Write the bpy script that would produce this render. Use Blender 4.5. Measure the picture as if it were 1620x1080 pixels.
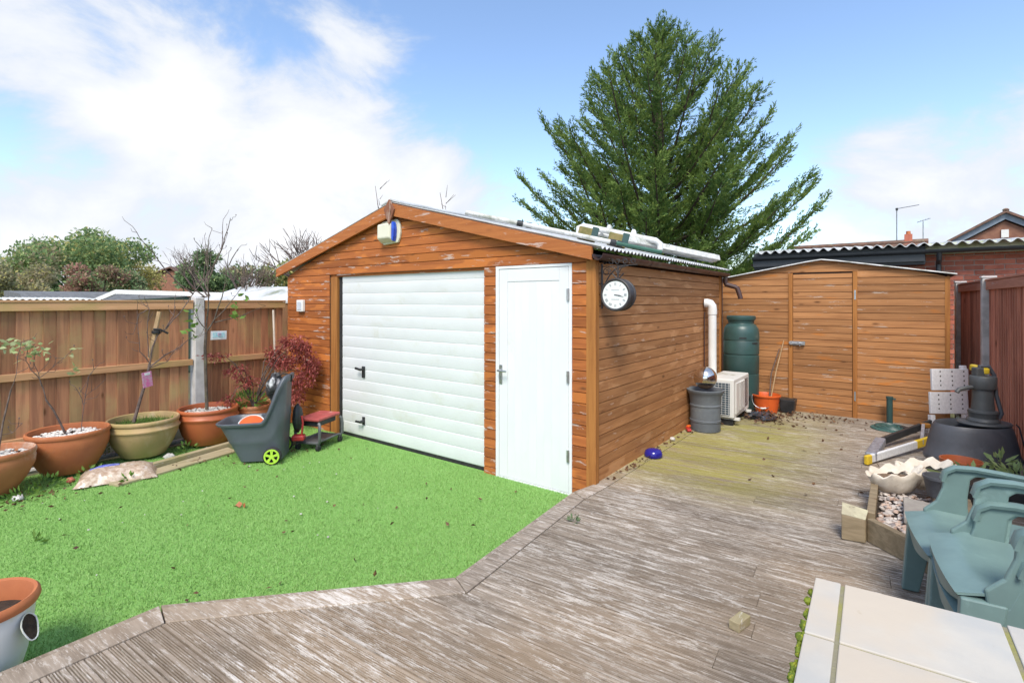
import bpy, bmesh, math, random
import numpy as np
from mathutils import Vector, Matrix, Quaternion
sc = bpy.context.scene
for o in list(bpy.data.objects): bpy.data.objects.remove(o)
R = math.radians
# ------------------------------------------------------------------ camera
cd = bpy.data.cameras.new('camera'); cam = bpy.data.objects.new('camera', cd)
sc.collection.objects.link(cam); sc.camera = cam
cd.sensor_width = 36.0; cd.lens = 18.0; cd.shift_y = -65/1620; cd.clip_start = 0.05; cd.clip_end = 3000
cam.location = (0, 0, 1.65); cam.rotation_euler = (R(90), 0, R(37))
# ------------------------------------------------------------------ light
SUN_EL, SUN_AZ = 52.0, 154.0            # azimuth clockwise from +Y
sd = bpy.data.lights.new('sun', 'SUN'); sun = bpy.data.objects.new('sun', sd); sc.collection.objects.link(sun)
sd.energy = 1.35; sd.angle = R(22); sd.color = (1.0, 0.93, 0.83)
to_sun = Vector((math.sin(R(SUN_AZ))*math.cos(R(SUN_EL)), math.cos(R(SUN_AZ))*math.cos(R(SUN_EL)), math.sin(R(SUN_EL))))
sun.rotation_euler = to_sun.to_track_quat('Z', 'Y').to_euler(); sun.location = (0, 0, 30)
sc.view_settings.view_transform = 'Standard'; sc.view_settings.look = 'None'
sc.view_settings.exposure = 1.56; sc.view_settings.gamma = 1.0; sc.view_settings.use_curve_mapping = False
w = bpy.data.worlds.new('World'); sc.world = w; w.use_nodes = True
nt = w.node_tree; nt.nodes.clear()
def N(t, **k):
    n = nt.nodes.new(t)
    for a, b in k.items(): setattr(n, a, b)
    return n
wo = N('ShaderNodeOutputWorld'); bg = N('ShaderNodeBackground'); nt.links.new(bg.outputs[0], wo.inputs[0])
sky = N('ShaderNodeTexSky', sky_type='NISHITA', sun_disc=False, sun_elevation=R(SUN_EL), sun_rotation=R(SUN_AZ), air_density=1.0, dust_density=0.9, ozone_density=2.0)
tc = N('ShaderNodeTexCoord')
mp = N('ShaderNodeMapping'); mp.inputs['Scale'].default_value = (1, 1, 1.7); mp.inputs['Location'].default_value = (0.35, 0.1, 0.2)
nt.links.new(tc.outputs['Generated'], mp.inputs[0])
n1 = N('ShaderNodeTexNoise'); n1.inputs['Scale'].default_value = 4.0; n1.inputs['Detail'].default_value = 9; n1.inputs['Roughness'].default_value = 0.6; n1.inputs['Distortion'].default_value = 0.35
nt.links.new(mp.outputs[0], n1.inputs['Vector'])
acc = n1.outputs['Fac']
# the cloud banks of the photograph: direction, angular radius, weight
BANKS = [((-.945,.181,.33),14,.17), ((-.80,.45,.36),13,.10), ((-.70,.60,.33),12,.08), ((-.62,.70,.29),9,.09), ((-.86,.38,.27),9,.08),
         ((-.90,.40,.12),18,.21), ((-.78,.60,.13),15,.20), ((-.985,.138,.05),12,.15), ((.03,.98,.17),9,.09), ((.19,.94,.30),7,.12), ((.12,.97,.13),9,.10),
         ((-.86,.286,.47),11,-.16), ((-.965,.17,.20),7,-.16), ((-.42,.80,.44),25,-.30), ((-.28,.93,.24),16,-.20), ((-.87,.40,.27),6,-.12), ((-.80,.55,.24),6,-.10), ((.05,.91,.42),15,-.22)]
for d, r, wt in BANKS:
    dp = N('ShaderNodeVectorMath', operation='DOT_PRODUCT'); dp.inputs[1].default_value = Vector(d).normalized()
    nt.links.new(tc.outputs['Generated'], dp.inputs[0])
    mr = N('ShaderNodeMapRange', interpolation_type='SMOOTHSTEP')
    for i, val in zip((1, 2, 3, 4), (math.cos(R(r)), 1.0, 0.0, wt)): mr.inputs[i].default_value = val
    nt.links.new(dp.outputs['Value'], mr.inputs[0])
    ad = N('ShaderNodeMath', operation='ADD'); nt.links.new(acc, ad.inputs[0]); nt.links.new(mr.outputs[0], ad.inputs[1]); acc = ad.outputs[0]
cr = N('ShaderNodeMapRange', interpolation_type='SMOOTHSTEP')
for i, val in zip((1, 2, 3, 4), (0.42, 0.66, 0.0, 1.0)): cr.inputs[i].default_value = val
nt.links.new(acc, cr.inputs[0])
ccol = N('ShaderNodeValToRGB'); ccol.color_ramp.elements[0].color = (5.0, 5.6, 6.5, 1); ccol.color_ramp.elements[1].color = (8.6, 8.7, 8.9, 1)
ccol.color_ramp.elements[0].position = 0.46; ccol.color_ramp.elements[1].position = 0.86
nt.links.new(acc, ccol.inputs[0])
# ramps clamp at 1, so the ramp is scaled afterwards
ccol.color_ramp.elements[0].color = (.60, .67, .79, 1); ccol.color_ramp.elements[1].color = (.93, .94, .965, 1)
cs = N('ShaderNodeVectorMath', operation='SCALE'); cs.inputs['Scale'].default_value = 4.05
nt.links.new(ccol.outputs[0], cs.inputs[0])
mx = N('ShaderNodeMix', data_type='RGBA'); nt.links.new(cr.outputs[0], mx.inputs[0])
nt.links.new(sky.outputs[0], mx.inputs[6]); nt.links.new(cs.outputs[0], mx.inputs[7])
nt.links.new(mx.outputs[2], bg.inputs['Color']); bg.inputs['Strength'].default_value = 0.096
# ------------------------------------------------------------------ helpers
C = sc.collection; WL = {}
class MB:
    def __init__(s): s.v = []; s.f = []
    def add(s, vs, fs):
        o = len(s.v); s.v += [tuple(p) for p in vs]; s.f += [tuple(i+o for i in f) for f in fs]; return s
    def hexa(s, p): return s.add(p, [(0,3,2,1),(4,5,6,7),(0,1,5,4),(1,2,6,5),(2,3,7,6),(3,0,4,7)])
    def bx(s, x0, x1, y0, y1, z0, z1): return s.hexa([(x0,y0,z0),(x1,y0,z0),(x1,y1,z0),(x0,y1,z0),(x0,y0,z1),(x1,y0,z1),(x1,y1,z1),(x0,y1,z1)])
    def box(s, c, size, rz=0, m=None):
        a, b, d = [q/2 for q in size]; P = []
        M = m if m is not None else Matrix.Rotation(rz, 3, 'Z')
        for z in (-d, d):
            for x, y in ((-a,-b),(a,-b),(a,b),(-a,b)): P.append(M @ Vector((x, y, z)) + Vector(c))
        return s.hexa(P)
    def prism(s, poly, o, ex, ey, dep):
        o, ex, ey, dep = Vector(o), Vector(ex), Vector(ey), Vector(dep); n = len(poly)
        A = [o + ex*x + ey*y for x, y in poly]; B = [p + dep for p in A]
        return s.add(A+B, [tuple(range(n))[::-1], tuple(range(n, 2*n))] + [(i, (i+1) % n, (i+1) % n+n, i+n) for i in range(n)])
    def tube(s, pts, r, n=8, cap=True):
        pts = [Vector(p) for p in pts]; k = len(pts)
        rr = r if isinstance(r, (list, tuple)) else [r]*k
        T = [(pts[min(i+1, k-1)] - pts[max(i-1, 0)]).normalized() for i in range(k)]
        a = Vector((0,0,1)) if abs(T[0].z) < .9 else Vector((1,0,0))
        u = T[0].cross(a).normalized(); V = []; F = []
        for i in range(k):
            if i: u = (u - T[i]*u.dot(T[i])); u = u.normalized() if u.length > 1e-6 else T[i].orthogonal().normalized()
            b = T[i].cross(u)
            for j in range(n):
                t = 2*math.pi*j/n; V.append(pts[i] + (u*math.cos(t) + b*math.sin(t))*rr[i])
        for i in range(k-1):
            for j in range(n): F.append((i*n+j, i*n+(j+1) % n, (i+1)*n+(j+1) % n, (i+1)*n+j))
        if cap: F += [tuple(range(n))[::-1], tuple(range((k-1)*n, k*n))]
        return s.add(V, F)
    def lathe(s, prof, c=(0,0,0), n=32, sx=1, sy=1, rz=0, wob=0, c0=True, c1=True):
        V = []; F = []; k = len(prof); c = Vector(c); cz, sz = math.cos(rz), math.sin(rz)
        for r, z in prof:
            for j in range(n):
                t = 2*math.pi*j/n; q = r*(1+wob*math.sin(3*t+z*9)); x, y = q*math.cos(t)*sx, q*math.sin(t)*sy
                V.append((c.x + x*cz - y*sz, c.y + x*sz + y*cz, c.z + z))
        for i in range(k-1):
            for j in range(n): F.append((i*n+j, i*n+(j+1) % n, (i+1)*n+(j+1) % n, (i+1)*n+j))
        if prof[0][0] > 1e-4 and c0 and prof[0] != prof[-1]: F.append(tuple(range(n))[::-1])
        if prof[-1][0] > 1e-4 and c1 and len(prof) > 2 and prof[0] != prof[-1]: F.append(tuple(range((k-1)*n, k*n)))
        return s.add(V, F)
    def sheet(s, g, th):
        "grid of points g[i][j] thickened along its normals by th"
        a, b = len(g), len(g[0]); G = [[Vector(p) for p in r] for r in g]; V = []
        nr = []
        for i in range(a):
            for j in range(b):
                du = G[min(i+1, a-1)][j] - G[max(i-1, 0)][j]; dv = G[i][min(j+1, b-1)] - G[i][max(j-1, 0)]
                nn = du.cross(dv); nr.append(nn.normalized() if nn.length > 1e-9 else Vector((0,0,1)))
        V = [G[i][j] + nr[i*b+j]*th/2 for i in range(a) for j in range(b)] + [G[i][j] - nr[i*b+j]*th/2 for i in range(a) for j in range(b)]
        o = a*b; F = []
        for i in range(a-1):
            for j in range(b-1):
                q = (i*b+j, (i+1)*b+j, (i+1)*b+j+1, i*b+j+1); F.append(q); F.append(tuple(x+o for x in q[::-1]))
        for i in range(a-1):
            for j, fl in ((0, 1), (b-1, 0)):
                q = (i*b+j, (i+1)*b+j, (i+1)*b+j+o, i*b+j+o); F.append(q[::-1] if fl else q)
        for j in range(b-1):
            for i, fl in ((0, 0), (a-1, 1)):
                q = (i*b+j, i*b+j+1, i*b+j+1+o, i*b+j+o); F.append(q[::-1] if fl else q)
        return s.add(V, F)
def tag(o, label=None, cat=None, group=None, kind=None):
    for k, val in (('label', label), ('category', cat), ('group', group), ('kind', kind)):
        if val: o[k] = val
    return o
def finish(me, mat, smooth, fix):
    if mat: me.materials.append(mat)
    if fix:
        b = bmesh.new(); b.from_mesh(me); bmesh.ops.recalc_face_normals(b, faces=b.faces); b.to_mesh(me); b.free()
    if smooth:
        me.shade_smooth(); me.set_sharp_from_angle(angle=R(smooth if smooth is not True else 38))
def link(name, me, origin, parent):
    o = bpy.data.objects.new(name, me); C.objects.link(o)
    pl = WL[parent.name] if parent else Vector((0,0,0))
    o.location = Vector(origin) - pl; o.parent = parent; WL[o.name] = Vector(origin)
    return o
def build(mb, name, mat, parent=None, smooth=False, bevel=0, fix=True, origin=None):
    V = np.array(mb.v, dtype=float)
    if origin is None:
        lo, hi = V.min(0), V.max(0); origin = ((lo[0]+hi[0])/2, (lo[1]+hi[1])/2, lo[2])
    V = V - np.array(origin)
    me = bpy.data.meshes.new(name); me.from_pydata(V.tolist(), [], mb.f); finish(me, mat, smooth, fix)
    o = link(name, me, origin, parent)
    if bevel:
        m = o.modifiers.new('bevel', 'BEVEL'); m.width = bevel; m.segments = 2; m.limit_method = 'ANGLE'; m.angle_limit = R(40)
        m.harden_normals = False
    return o
def thing(name, label, cat, loc, group=None):
    o = bpy.data.objects.new(name, None); C.objects.link(o); o.location = loc; o.empty_display_size = .1
    WL[o.name] = Vector(loc); return tag(o, label, cat, group)
def dup(root, loc, rz=0, sc_=None, label=None):
    r = root.copy(); C.objects.link(r); r.location = loc; r.rotation_euler = (0, 0, rz); WL[r.name] = Vector(loc)
    if sc_: r.scale = (sc_,)*3
    if label: r['label'] = label
    for ch in root.children:
        c = ch.copy(); C.objects.link(c); c.parent = r
        for g in ch.children:
            d = g.copy(); C.objects.link(d); d.parent = c
    return r
MESHC = {}
def piece(key, maker, name, mat, origin, parent, smooth=False, bevel=0):
    "alike pieces share one mesh"
    if key not in MESHC:
        m = maker(); me = bpy.data.meshes.new(name); me.from_pydata([tuple(p) for p in m.v], [], m.f); finish(me, mat, smooth, True); MESHC[key] = me
    return link(name, MESHC[key], origin, parent)
# ------------------------------------------------------------------ materials
class NG:
    def __init__(s, name):
        s.m = bpy.data.materials.new(name); s.m.use_nodes = True; s.t = s.m.node_tree; s.t.nodes.clear()
        s.out = s.n('ShaderNodeOutputMaterial'); s.b = s.n('ShaderNodeBsdfPrincipled'); s.l(s.b.outputs[0], s.out.inputs[0])
        s.geo = s.n('ShaderNodeNewGeometry'); s.oi = s.n('ShaderNodeObjectInfo'); s.P = s.geo.outputs['Position']
    def n(s, t, **k):
        n = s.t.nodes.new(t)
        for a, b in k.items(): setattr(n, a, b)
        return n
    def l(s, a, b): s.t.links.new(a, b)
    def shift(s):
        "position shifted per object so no two pieces carry the same pattern"
        sc_ = s.n('ShaderNodeVectorMath', operation='SCALE'); sc_.inputs[0].default_value = (17.3, 29.1, 11.7); s.l(s.oi.outputs['Random'], sc_.inputs['Scale'])
        a = s.n('ShaderNodeVectorMath', operation='ADD'); s.l(s.P, a.inputs[0]); s.l(sc_.outputs[0], a.inputs[1]); return a.outputs[0]
    def noise(s, vec, scale=(1,1,1), detail=5, rough=.55, dist=0, size=1.0):
        mp_ = s.n('ShaderNodeVectorMath', operation='MULTIPLY'); mp_.inputs[1].default_value = scale; s.l(vec, mp_.inputs[0])
        n = s.n('ShaderNodeTexNoise'); s.l(mp_.outputs[0], n.inputs['Vector']); n.inputs['Scale'].default_value = size
        n.inputs['Detail'].default_value = detail; n.inputs['Roughness'].default_value = rough; n.inputs['Distortion'].default_value = dist
        return n.outputs['Fac']
    def rng(s, v, a, b, c=0., d=1., smooth=True):
        m = s.n('ShaderNodeMapRange'); m.interpolation_type = 'SMOOTHSTEP' if smooth else 'LINEAR'
        for i, x in zip((1,2,3,4), (a,b,c,d)): m.inputs[i].default_value = x
        s.l(v, m.inputs[0]); return m.outputs[0]
    def mix(s, f, a, b, mode='MIX'):
        m = s.n('ShaderNodeMix', data_type='RGBA', blend_type=mode)
        if isinstance(f, (int, float)): m.inputs[0].default_value = f
        else: s.l(f, m.inputs[0])
        for i, x in ((6, a), (7, b)):
            if isinstance(x, (tuple, list)): m.inputs[i].default_value = (*x[:3], 1)
            else: s.l(x, m.inputs[i])
        return m.outputs[2]
    def math(s, op, a, b=None):
        m = s.n('ShaderNodeMath', operation=op)
        for i, x in ((0, a), (1, b)):
            if x is None: continue
            if isinstance(x, (int, float)): m.inputs[i].default_value = x
            else: s.l(x, m.inputs[i])
        return m.outputs[0]
    def value(s, col, f):
        h = s.n('ShaderNodeHueSaturation'); s.l(f, h.inputs['Value'])
        if isinstance(col, (tuple, list)): h.inputs['Color'].default_value = (*col[:3], 1)
        else: s.l(col, h.inputs['Color'])
        return h.outputs[0]
    def bump(s, h, strength=.3, dist=.01):
        b = s.n('ShaderNodeBump'); b.inputs['Strength'].default_value = strength; b.inputs['Distance'].default_value = dist
        s.l(h, b.inputs['Height']); s.l(b.outputs[0], s.b.inputs['Normal'])
    def done(s, col, rough=.6, metal=0, spec=None):
        if isinstance(col, (tuple, list)): s.b.inputs['Base Color'].default_value = (*col[:3], 1)
        else: s.l(col, s.b.inputs['Base Color'])
        if isinstance(rough, (int, float)): s.b.inputs['Roughness'].default_value = rough
        else: s.l(rough, s.b.inputs['Roughness'])
        s.b.inputs['Metallic'].default_value = metal
        if spec is not None: s.b.inputs['Specular IOR Level'].default_value = spec
        return s.m
def plain(name, c1, c2=None, size=6, rough=.5, metal=0, bump=.05, bsize=None, spec=None, rand=0, dirt=None, dirt_amt=.5):
    g = NG(name); P = g.shift(); c2 = c2 or tuple(x*.75 for x in c1)
    f = g.noise(P, size=size, detail=6); col = g.mix(g.rng(f, .35, .65), c1, c2)
    if dirt:
        d = g.noise(P, size=size*.6, detail=9, rough=.7, dist=.4); col = g.mix(g.rng(d, .62-.2*dirt_amt, .72), col, dirt)
    if rand: col = g.value(col, g.rng(g.oi.outputs['Random'], 0, 1, 1-rand, 1+rand, False))
    if bump: g.bump(g.noise(P, size=bsize or size*8, detail=4), bump, .01)
    r = g.rng(f, .2, .8, max(rough-.1, .02), min(rough+.1, 1), False)
    return g.done(col, r, metal, spec)
def wood(name, c1, c2, axis, wear=None, wear_lo=.6, rand=.2, knot=(.12,.05,.02), rough=.7, bright=None, bright_lo=.62, tint=None, bump=.35):
    g = NG(name); P = g.shift()
    s_g = [26, 26, 26]; s_g[axis] = 1.6; s_w = [18, 18, 18]; s_w[axis] = 3.6; s_b = [9, 9, 9]; s_b[axis] = 2.2; s_k = [9, 9, 9]; s_k[axis] = 3.2
    gr = g.noise(P, s_g, 7, .6, .6); col = g.mix(g.rng(gr, .3, .7), c1, c2)
    if bright:   # patches of newer stain
        col = g.mix(g.rng(g.noise(P, s_b, 4, .5), bright_lo, bright_lo+.08), col, bright)
    if tint:     # algae
        col = g.mix(g.rng(g.noise(P, (1.5, 1.5, 1.5), 5, .6), .45, .75, 0, .75), col, tint)
    mp_ = g.n('ShaderNodeVectorMath', operation='MULTIPLY'); mp_.inputs[1].default_value = s_k; g.l(P, mp_.inputs[0])
    vo = g.n('ShaderNodeTexVoronoi'); vo.inputs['Scale'].default_value = 1.0; g.l(mp_.outputs[0], vo.inputs['Vector'])
    kn = g.math('MULTIPLY', g.rng(vo.outputs['Distance'], .03, .19, .9, 0), g.rng(g.noise(P, size=2.3, detail=2), .48, .6)); col = g.mix(kn, col, knot)
    col = g.value(col, g.rng(g.oi.outputs['Random'], 0, 1, 1-rand, 1+rand, False))
    if wear:
        wn = g.noise(P, s_w, 10, .68, .3); fine = g.noise(P, s_g, 6, .7)
        wf = g.math('ADD', wn, g.math('MULTIPLY', fine, .35)); col = g.mix(g.rng(wf, wear_lo+.175, wear_lo+.235, 0, .8), col, wear)
    g.bump(gr, bump, .004)
    return g.done(col, rough, 0, .25)
def leafm(name, c1, c2, size=1.2, trans=.35, c3=None):
    g = NG(name); f = g.noise(g.P, size=size, detail=6, rough=.7); col = g.mix(g.rng(f, .38, .62), c1, c2)
    if c3: col = g.mix(g.rng(g.noise(g.P, size=size*5, detail=3), .55, .7), col, c3)
    g.done(col, .6, 0, .2)
    tr = g.n('ShaderNodeBsdfTranslucent'); g.l(col, tr.inputs['Color']); ms = g.n('ShaderNodeMixShader'); ms.inputs[0].default_value = trans
    g.l(g.b.outputs[0], ms.inputs[1]); g.l(tr.outputs[0], ms.inputs[2]); g.l(ms.outputs[0], g.out.inputs[0])
    return g.m
M = {}
GREY_WEAR = (.55, .47, .40)
M['clad_front'] = wood('stained boards, garage front', (.43,.14,.038), (.30,.092,.027), 0, (.50,.41,.36), .585, .2, bright=(.50,.165,.04), bright_lo=.53)
M['clad_side'] = wood('stained boards, garage side', (.47,.225,.09), (.33,.145,.055), 1, (.52,.36,.25), .615, .14, bright=(.51,.26,.115), bright_lo=.56)
M['clad_shed'] = wood('stained boards, shed', (.45,.215,.085), (.30,.135,.052), 0, (.48,.38,.30), .60, .2, bright=(.48,.18,.045), bright_lo=.62)
M['post_wood'] = wood('stained post', (.40,.17,.045), (.28,.11,.03), 2, None, rand=.1)
M['barge'] = wood('barge board', (.46,.165,.05), (.35,.115,.035), 0, (.55,.42,.36), .60, .1)
M['fence_l'] = wood('fence boards, brown', (.46,.22,.115), (.29,.135,.075), 2, None, rand=.32, tint=(.40,.325,.14))
M['fence_lr'] = wood('fence rails, brown', (.60,.34,.18), (.46,.25,.125), 1, None, rand=.1, tint=(.33,.28,.09))
M['fence_r'] = wood('fence boards, red brown', (.58,.25,.16), (.34,.135,.088), 2, None, rand=.3)
M['fence_rr'] = wood('fence rails, red brown', (.46,.21,.145), (.36,.15,.1), 1, (.4,.3,.27), .62, .1)
M['timber'] = wood('weathered sleeper', (.30,.235,.15), (.2,.155,.095), 0, (.5,.45,.38), .64, .12)
M['plank'] = wood('grey plank', (.42,.35,.22), (.30,.25,.15), 1, (.52,.48,.4), .6, .1, tint=(.25,.24,.08))
M['dark'] = plain('dark backing', (.02,.012,.008), rough=.9)
M['white_door'] = plain('white painted door', (.76,.77,.77), (.72,.735,.74), 1.5, .38, bump=.02, bsize=60, dirt=(.68,.68,.64), dirt_amt=.2)
M['white_steel'] = plain('white embossed steel', (.75,.765,.775), (.71,.725,.735), 2, .35, bump=.14, bsize=90, dirt=(.66,.66,.60), dirt_amt=.35)
M['white_pl'] = plain('white plastic', (.80,.80,.78), (.70,.70,.66), 5, .4, dirt=(.45,.43,.36), dirt_amt=.2)
M['dirty_white'] = plain('dirty white plastic', (.72,.72,.70), (.56,.56,.53), 8, .5, dirt=(.22,.24,.17), dirt_amt=.75)
M['cream_pl'] = plain('cream plastic', (.72,.70,.56), (.66,.64,.5), 5, .45, dirt=(.35,.36,.2), dirt_amt=.2)
M['blue_lens'] = plain('blue lens', (.02,.06,.45), (.03,.1,.6), 9, .15)
M['black_pl'] = plain('black plastic', (.022,.024,.026), (.035,.036,.038), 12, .45)
M['rubber'] = plain('black rubber', (.015,.015,.016), (.03,.03,.03), 20, .8)
M['brown_pl'] = plain('brown plastic gutter', (.075,.036,.03), (.055,.028,.024), 5, .4, dirt=(.16,.14,.11), dirt_amt=.4)
M['steel'] = plain('galvanised steel', (.55,.56,.57), (.42,.43,.44), 25, .35, metal=.9)
M['chrome'] = plain('polished steel', (.72,.69,.66), (.68,.65,.62), 3, .1, metal=1, bump=0)
M['alu'] = plain('aluminium', (.78,.79,.80), (.68,.69,.70), 40, .5, metal=.12, bump=.08)
M['roof'] = plain('corrugated sheet', (.62,.63,.63), (.46,.47,.47), 3, .6, dirt=(.20,.22,.14), dirt_amt=.55)
M['concrete'] = plain('concrete', (.56,.55,.53), (.44,.43,.41), 8, .9, bump=.25, dirt=(.3,.29,.25), dirt_amt=.3)
M['gravel_board'] = plain('concrete gravel board', (.16,.17,.15), (.1,.11,.09), 6, .9, bump=.3, dirt=(.1,.14,.05), dirt_amt=.6)
M['terracotta'] = plain('terracotta', (.46,.155,.055), (.38,.12,.045), 4, .75, bump=.12, bsize=40, dirt=(.40,.22,.13), dirt_amt=.45)
M['terracotta_red'] = plain('red terracotta', (.42,.115,.04), (.35,.09,.033), 3, .5, bump=.06, dirt=(.2,.09,.03), dirt_amt=.15)
M['terracotta_pale'] = plain('mossy pale terracotta', (.46,.31,.16), (.36,.27,.11), 3, .8, bump=.15, bsize=40, dirt=(.52,.42,.28), dirt_amt=.6)
M['soil'] = plain('soil', (.05,.032,.02), (.025,.017,.012), 30, .95, bump=1, bsize=60)
M['pebble'] = plain('white pebbles', (.72,.69,.64), (.5,.47,.43), 20, .7, rand=.2)
M['cart'] = plain('slate grey plastic', (.085,.098,.115), (.075,.086,.1), 6, .42, bump=.03, bsize=80)
M['lime'] = plain('lime green plastic', (.42,.68,.06), (.38,.6,.05), 8, .4)
M['orange_pl'] = plain('orange plastic', (.72,.13,.025), (.64,.105,.02), 6, .38)
M['red_pl'] = plain('red plastic', (.45,.035,.035), (.36,.028,.03), 6, .4)
M['red_pad'] = plain('faded red pad', (.46,.095,.085), (.36,.07,.065), 8, .6, dirt=(.55,.35,.3), dirt_amt=.3)
M['grey_tube'] = plain('grey painted tube', (.12,.125,.13), (.09,.095,.1), 12, .45, dirt=(.3,.29,.27), dirt_amt=.15)
M['dkgreen'] = plain('dark green plastic', (.035,.085,.078), (.03,.07,.066), 4, .42, bump=.03, dirt=(.1,.14,.12), dirt_amt=.2)
M['chair'] = plain('sage green plastic', (.165,.255,.24), (.145,.225,.215), 7, .42, bump=.03, bsize=50, dirt=(.24,.36,.34), dirt_amt=.3)
M['ac'] = plain('ivory enamel', (.74,.73,.68), (.68,.67,.62), 4, .4, dirt=(.4,.38,.28), dirt_amt=.1)
M['fin'] = plain('condenser fins', (.045,.085,.115), (.03,.06,.085), 40, .5, metal=.3)
M['slategrey'] = plain('grey resin planter', (.145,.165,.18), (.11,.125,.14), 5, .6, bump=.15, bsize=40, dirt=(.2,.23,.2), dirt_amt=.4)
M['barrel'] = plain('charcoal resin', (.085,.09,.102), (.068,.073,.083), 6, .5, bump=.15, bsize=50, dirt=(.13,.135,.15), dirt_amt=.35)
M['pump'] = plain('grey resin pump', (.085,.09,.09), (.07,.075,.076), 12, .5, bump=.1)
M['blue_gl'] = plain('cobalt glaze', (.02,.018,.25), (.018,.015,.2), 6, .12, bump=0)
M['yellow_pl'] = plain('yellow plastic', (.72,.5,.03), (.6,.42,.03), 12, .45)
M['clam'] = plain('white cement shell', (.72,.66,.56), (.6,.53,.43), 9, .85, bump=.35, bsize=30, dirt=(.4,.32,.22), dirt_amt=.3)
M['bark'] = plain('bark', (.13,.10,.075), (.07,.055,.04), 18, .9, bump=.6, dirt=(.16,.18,.09), dirt_amt=.35)
M['twig'] = plain('twig', (.16,.115,.095), (.09,.062,.055), 18, .85)
M['stake'] = plain('timber stake', (.46,.30,.16), (.36,.24,.12), 14, .8)
M['pale_stick'] = plain('pale broom handle', (.55,.47,.38), (.46,.39,.31), 8, .7)
M['iron'] = plain('black iron', (.03,.028,.03), (.05,.045,.045), 30, .55)
M['dial'] = plain('clock dial', (.80,.82,.80), (.76,.78,.76), 10, .3, bump=0)
M['dial_ink'] = plain('clock print', (.34,.36,.37), (.28,.3,.31), 10, .6, bump=0)
M['green_paint'] = plain('dark green felt', (.025,.05,.035), (.04,.06,.045), 10, .9)
M['felt_grey'] = plain('grey roof felt', (.16,.165,.17), (.12,.125,.13), 8, .9, bump=.3)
M['tile'] = plain('roof tiles', (.2,.11,.08), (.13,.08,.06), 9, .85, bump=.5, dirt=(.2,.2,.13), dirt_amt=.4)
M['mortar'] = plain('mortar', (.45,.41,.36), (.38,.34,.3), 12, .95, bump=.3)
M['brick'] = plain('red brick', (.42,.135,.085), (.33,.095,.06), 8, .9, bump=.3, rand=.25)
M['brick_far'] = plain('brown brick', (.33,.16,.1), (.26,.12,.08), 8, .9, bump=.3, rand=.2)
M['grey_paint'] = plain('grey blue paint', (.22,.27,.32), (.18,.22,.27), 8, .5)
M['black_paint'] = plain('black paint', (.022,.026,.03), (.03,.034,.038), 5, .45, dirt=(.1,.1,.1), dirt_amt=.1)
M['petal'] = plain('pink card', (.7,.16,.38), (.6,.4,.5), 40, .5)
M['card'] = plain('white card', (.8,.8,.8), (.7,.72,.74), 30, .4)
M['aqua'] = plain('aqua print', (.3,.62,.72), (.6,.8,.8), 60, .4)
M['bag'] = plain('compost bag', (.56,.46,.36), (.36,.25,.17), 30, .3, bump=.6, bsize=16, dirt=(.68,.64,.6), dirt_amt=.6)
M['bag_blue'] = plain('blue print', (.05,.08,.55), (.3,.35,.7), 22, .35)
M['cloth'] = plain('black patterned cloth', (.02,.02,.022), (.03,.03,.033), 14, .6, bump=.4, bsize=20, dirt=(.75,.75,.77), dirt_amt=.6)
M['grey_plastic_bag'] = plain('dark plastic sheet', (.05,.055,.07), (.03,.032,.04), 10, .2, bump=.5, bsize=18)
M['slate'] = plain('grey slab', (.36,.33,.28), (.28,.25,.22), 7, .85, bump=.25)
M['green_rope'] = plain('green mesh', (.05,.13,.115), (.03,.08,.07), 30, .7)
M['bright_green'] = plain('bright green plastic', (.02,.5,.2), (.02,.42,.16), 8, .35)
M['trunk'] = plain('conifer bark', (.10,.07,.05), (.06,.042,.032), 10, .95, bump=.6)
M['conifer'] = leafm('conifer needles', (.085,.16,.045), (.23,.33,.08), 1.7, .38, (.36,.44,.10))
M['leaf_green'] = leafm('green leaves', (.20,.31,.12), (.32,.42,.17), 1.0, .4, (.42,.44,.2))
M['leaf_dark'] = leafm('dark leaves', (.13,.21,.1), (.22,.31,.14), 1.2, .35)
M['leaf_yellow'] = leafm('yellow leaves', (.55,.48,.17), (.40,.42,.16), 1.2, .4, (.62,.56,.28))
M['leaf_red'] = leafm('russet leaves', (.42,.22,.17), (.32,.23,.15), 1.2, .35)
M['leaf_buff'] = leafm('buff leaves', (.42,.36,.22), (.3,.3,.17), 1.1, .4, (.46,.32,.2))
M['acer'] = leafm('maroon leaves', (.36,.085,.07), (.25,.06,.055), 6, .3, (.60,.27,.22))
M['weed'] = leafm('weed leaves', (.11,.22,.04), (.2,.32,.07), 8, .35)
M['rose'] = leafm('pale green leaves', (.50,.55,.30), (.36,.46,.2), 10, .4)
M['dead'] = leafm('dead leaves', (.15,.08,.045), (.08,.045,.03), 14, .15, (.34,.2,.09))
M['moss'] = leafm('moss', (.22,.27,.03), (.13,.19,.03), 20, .2, (.36,.36,.04))
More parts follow.
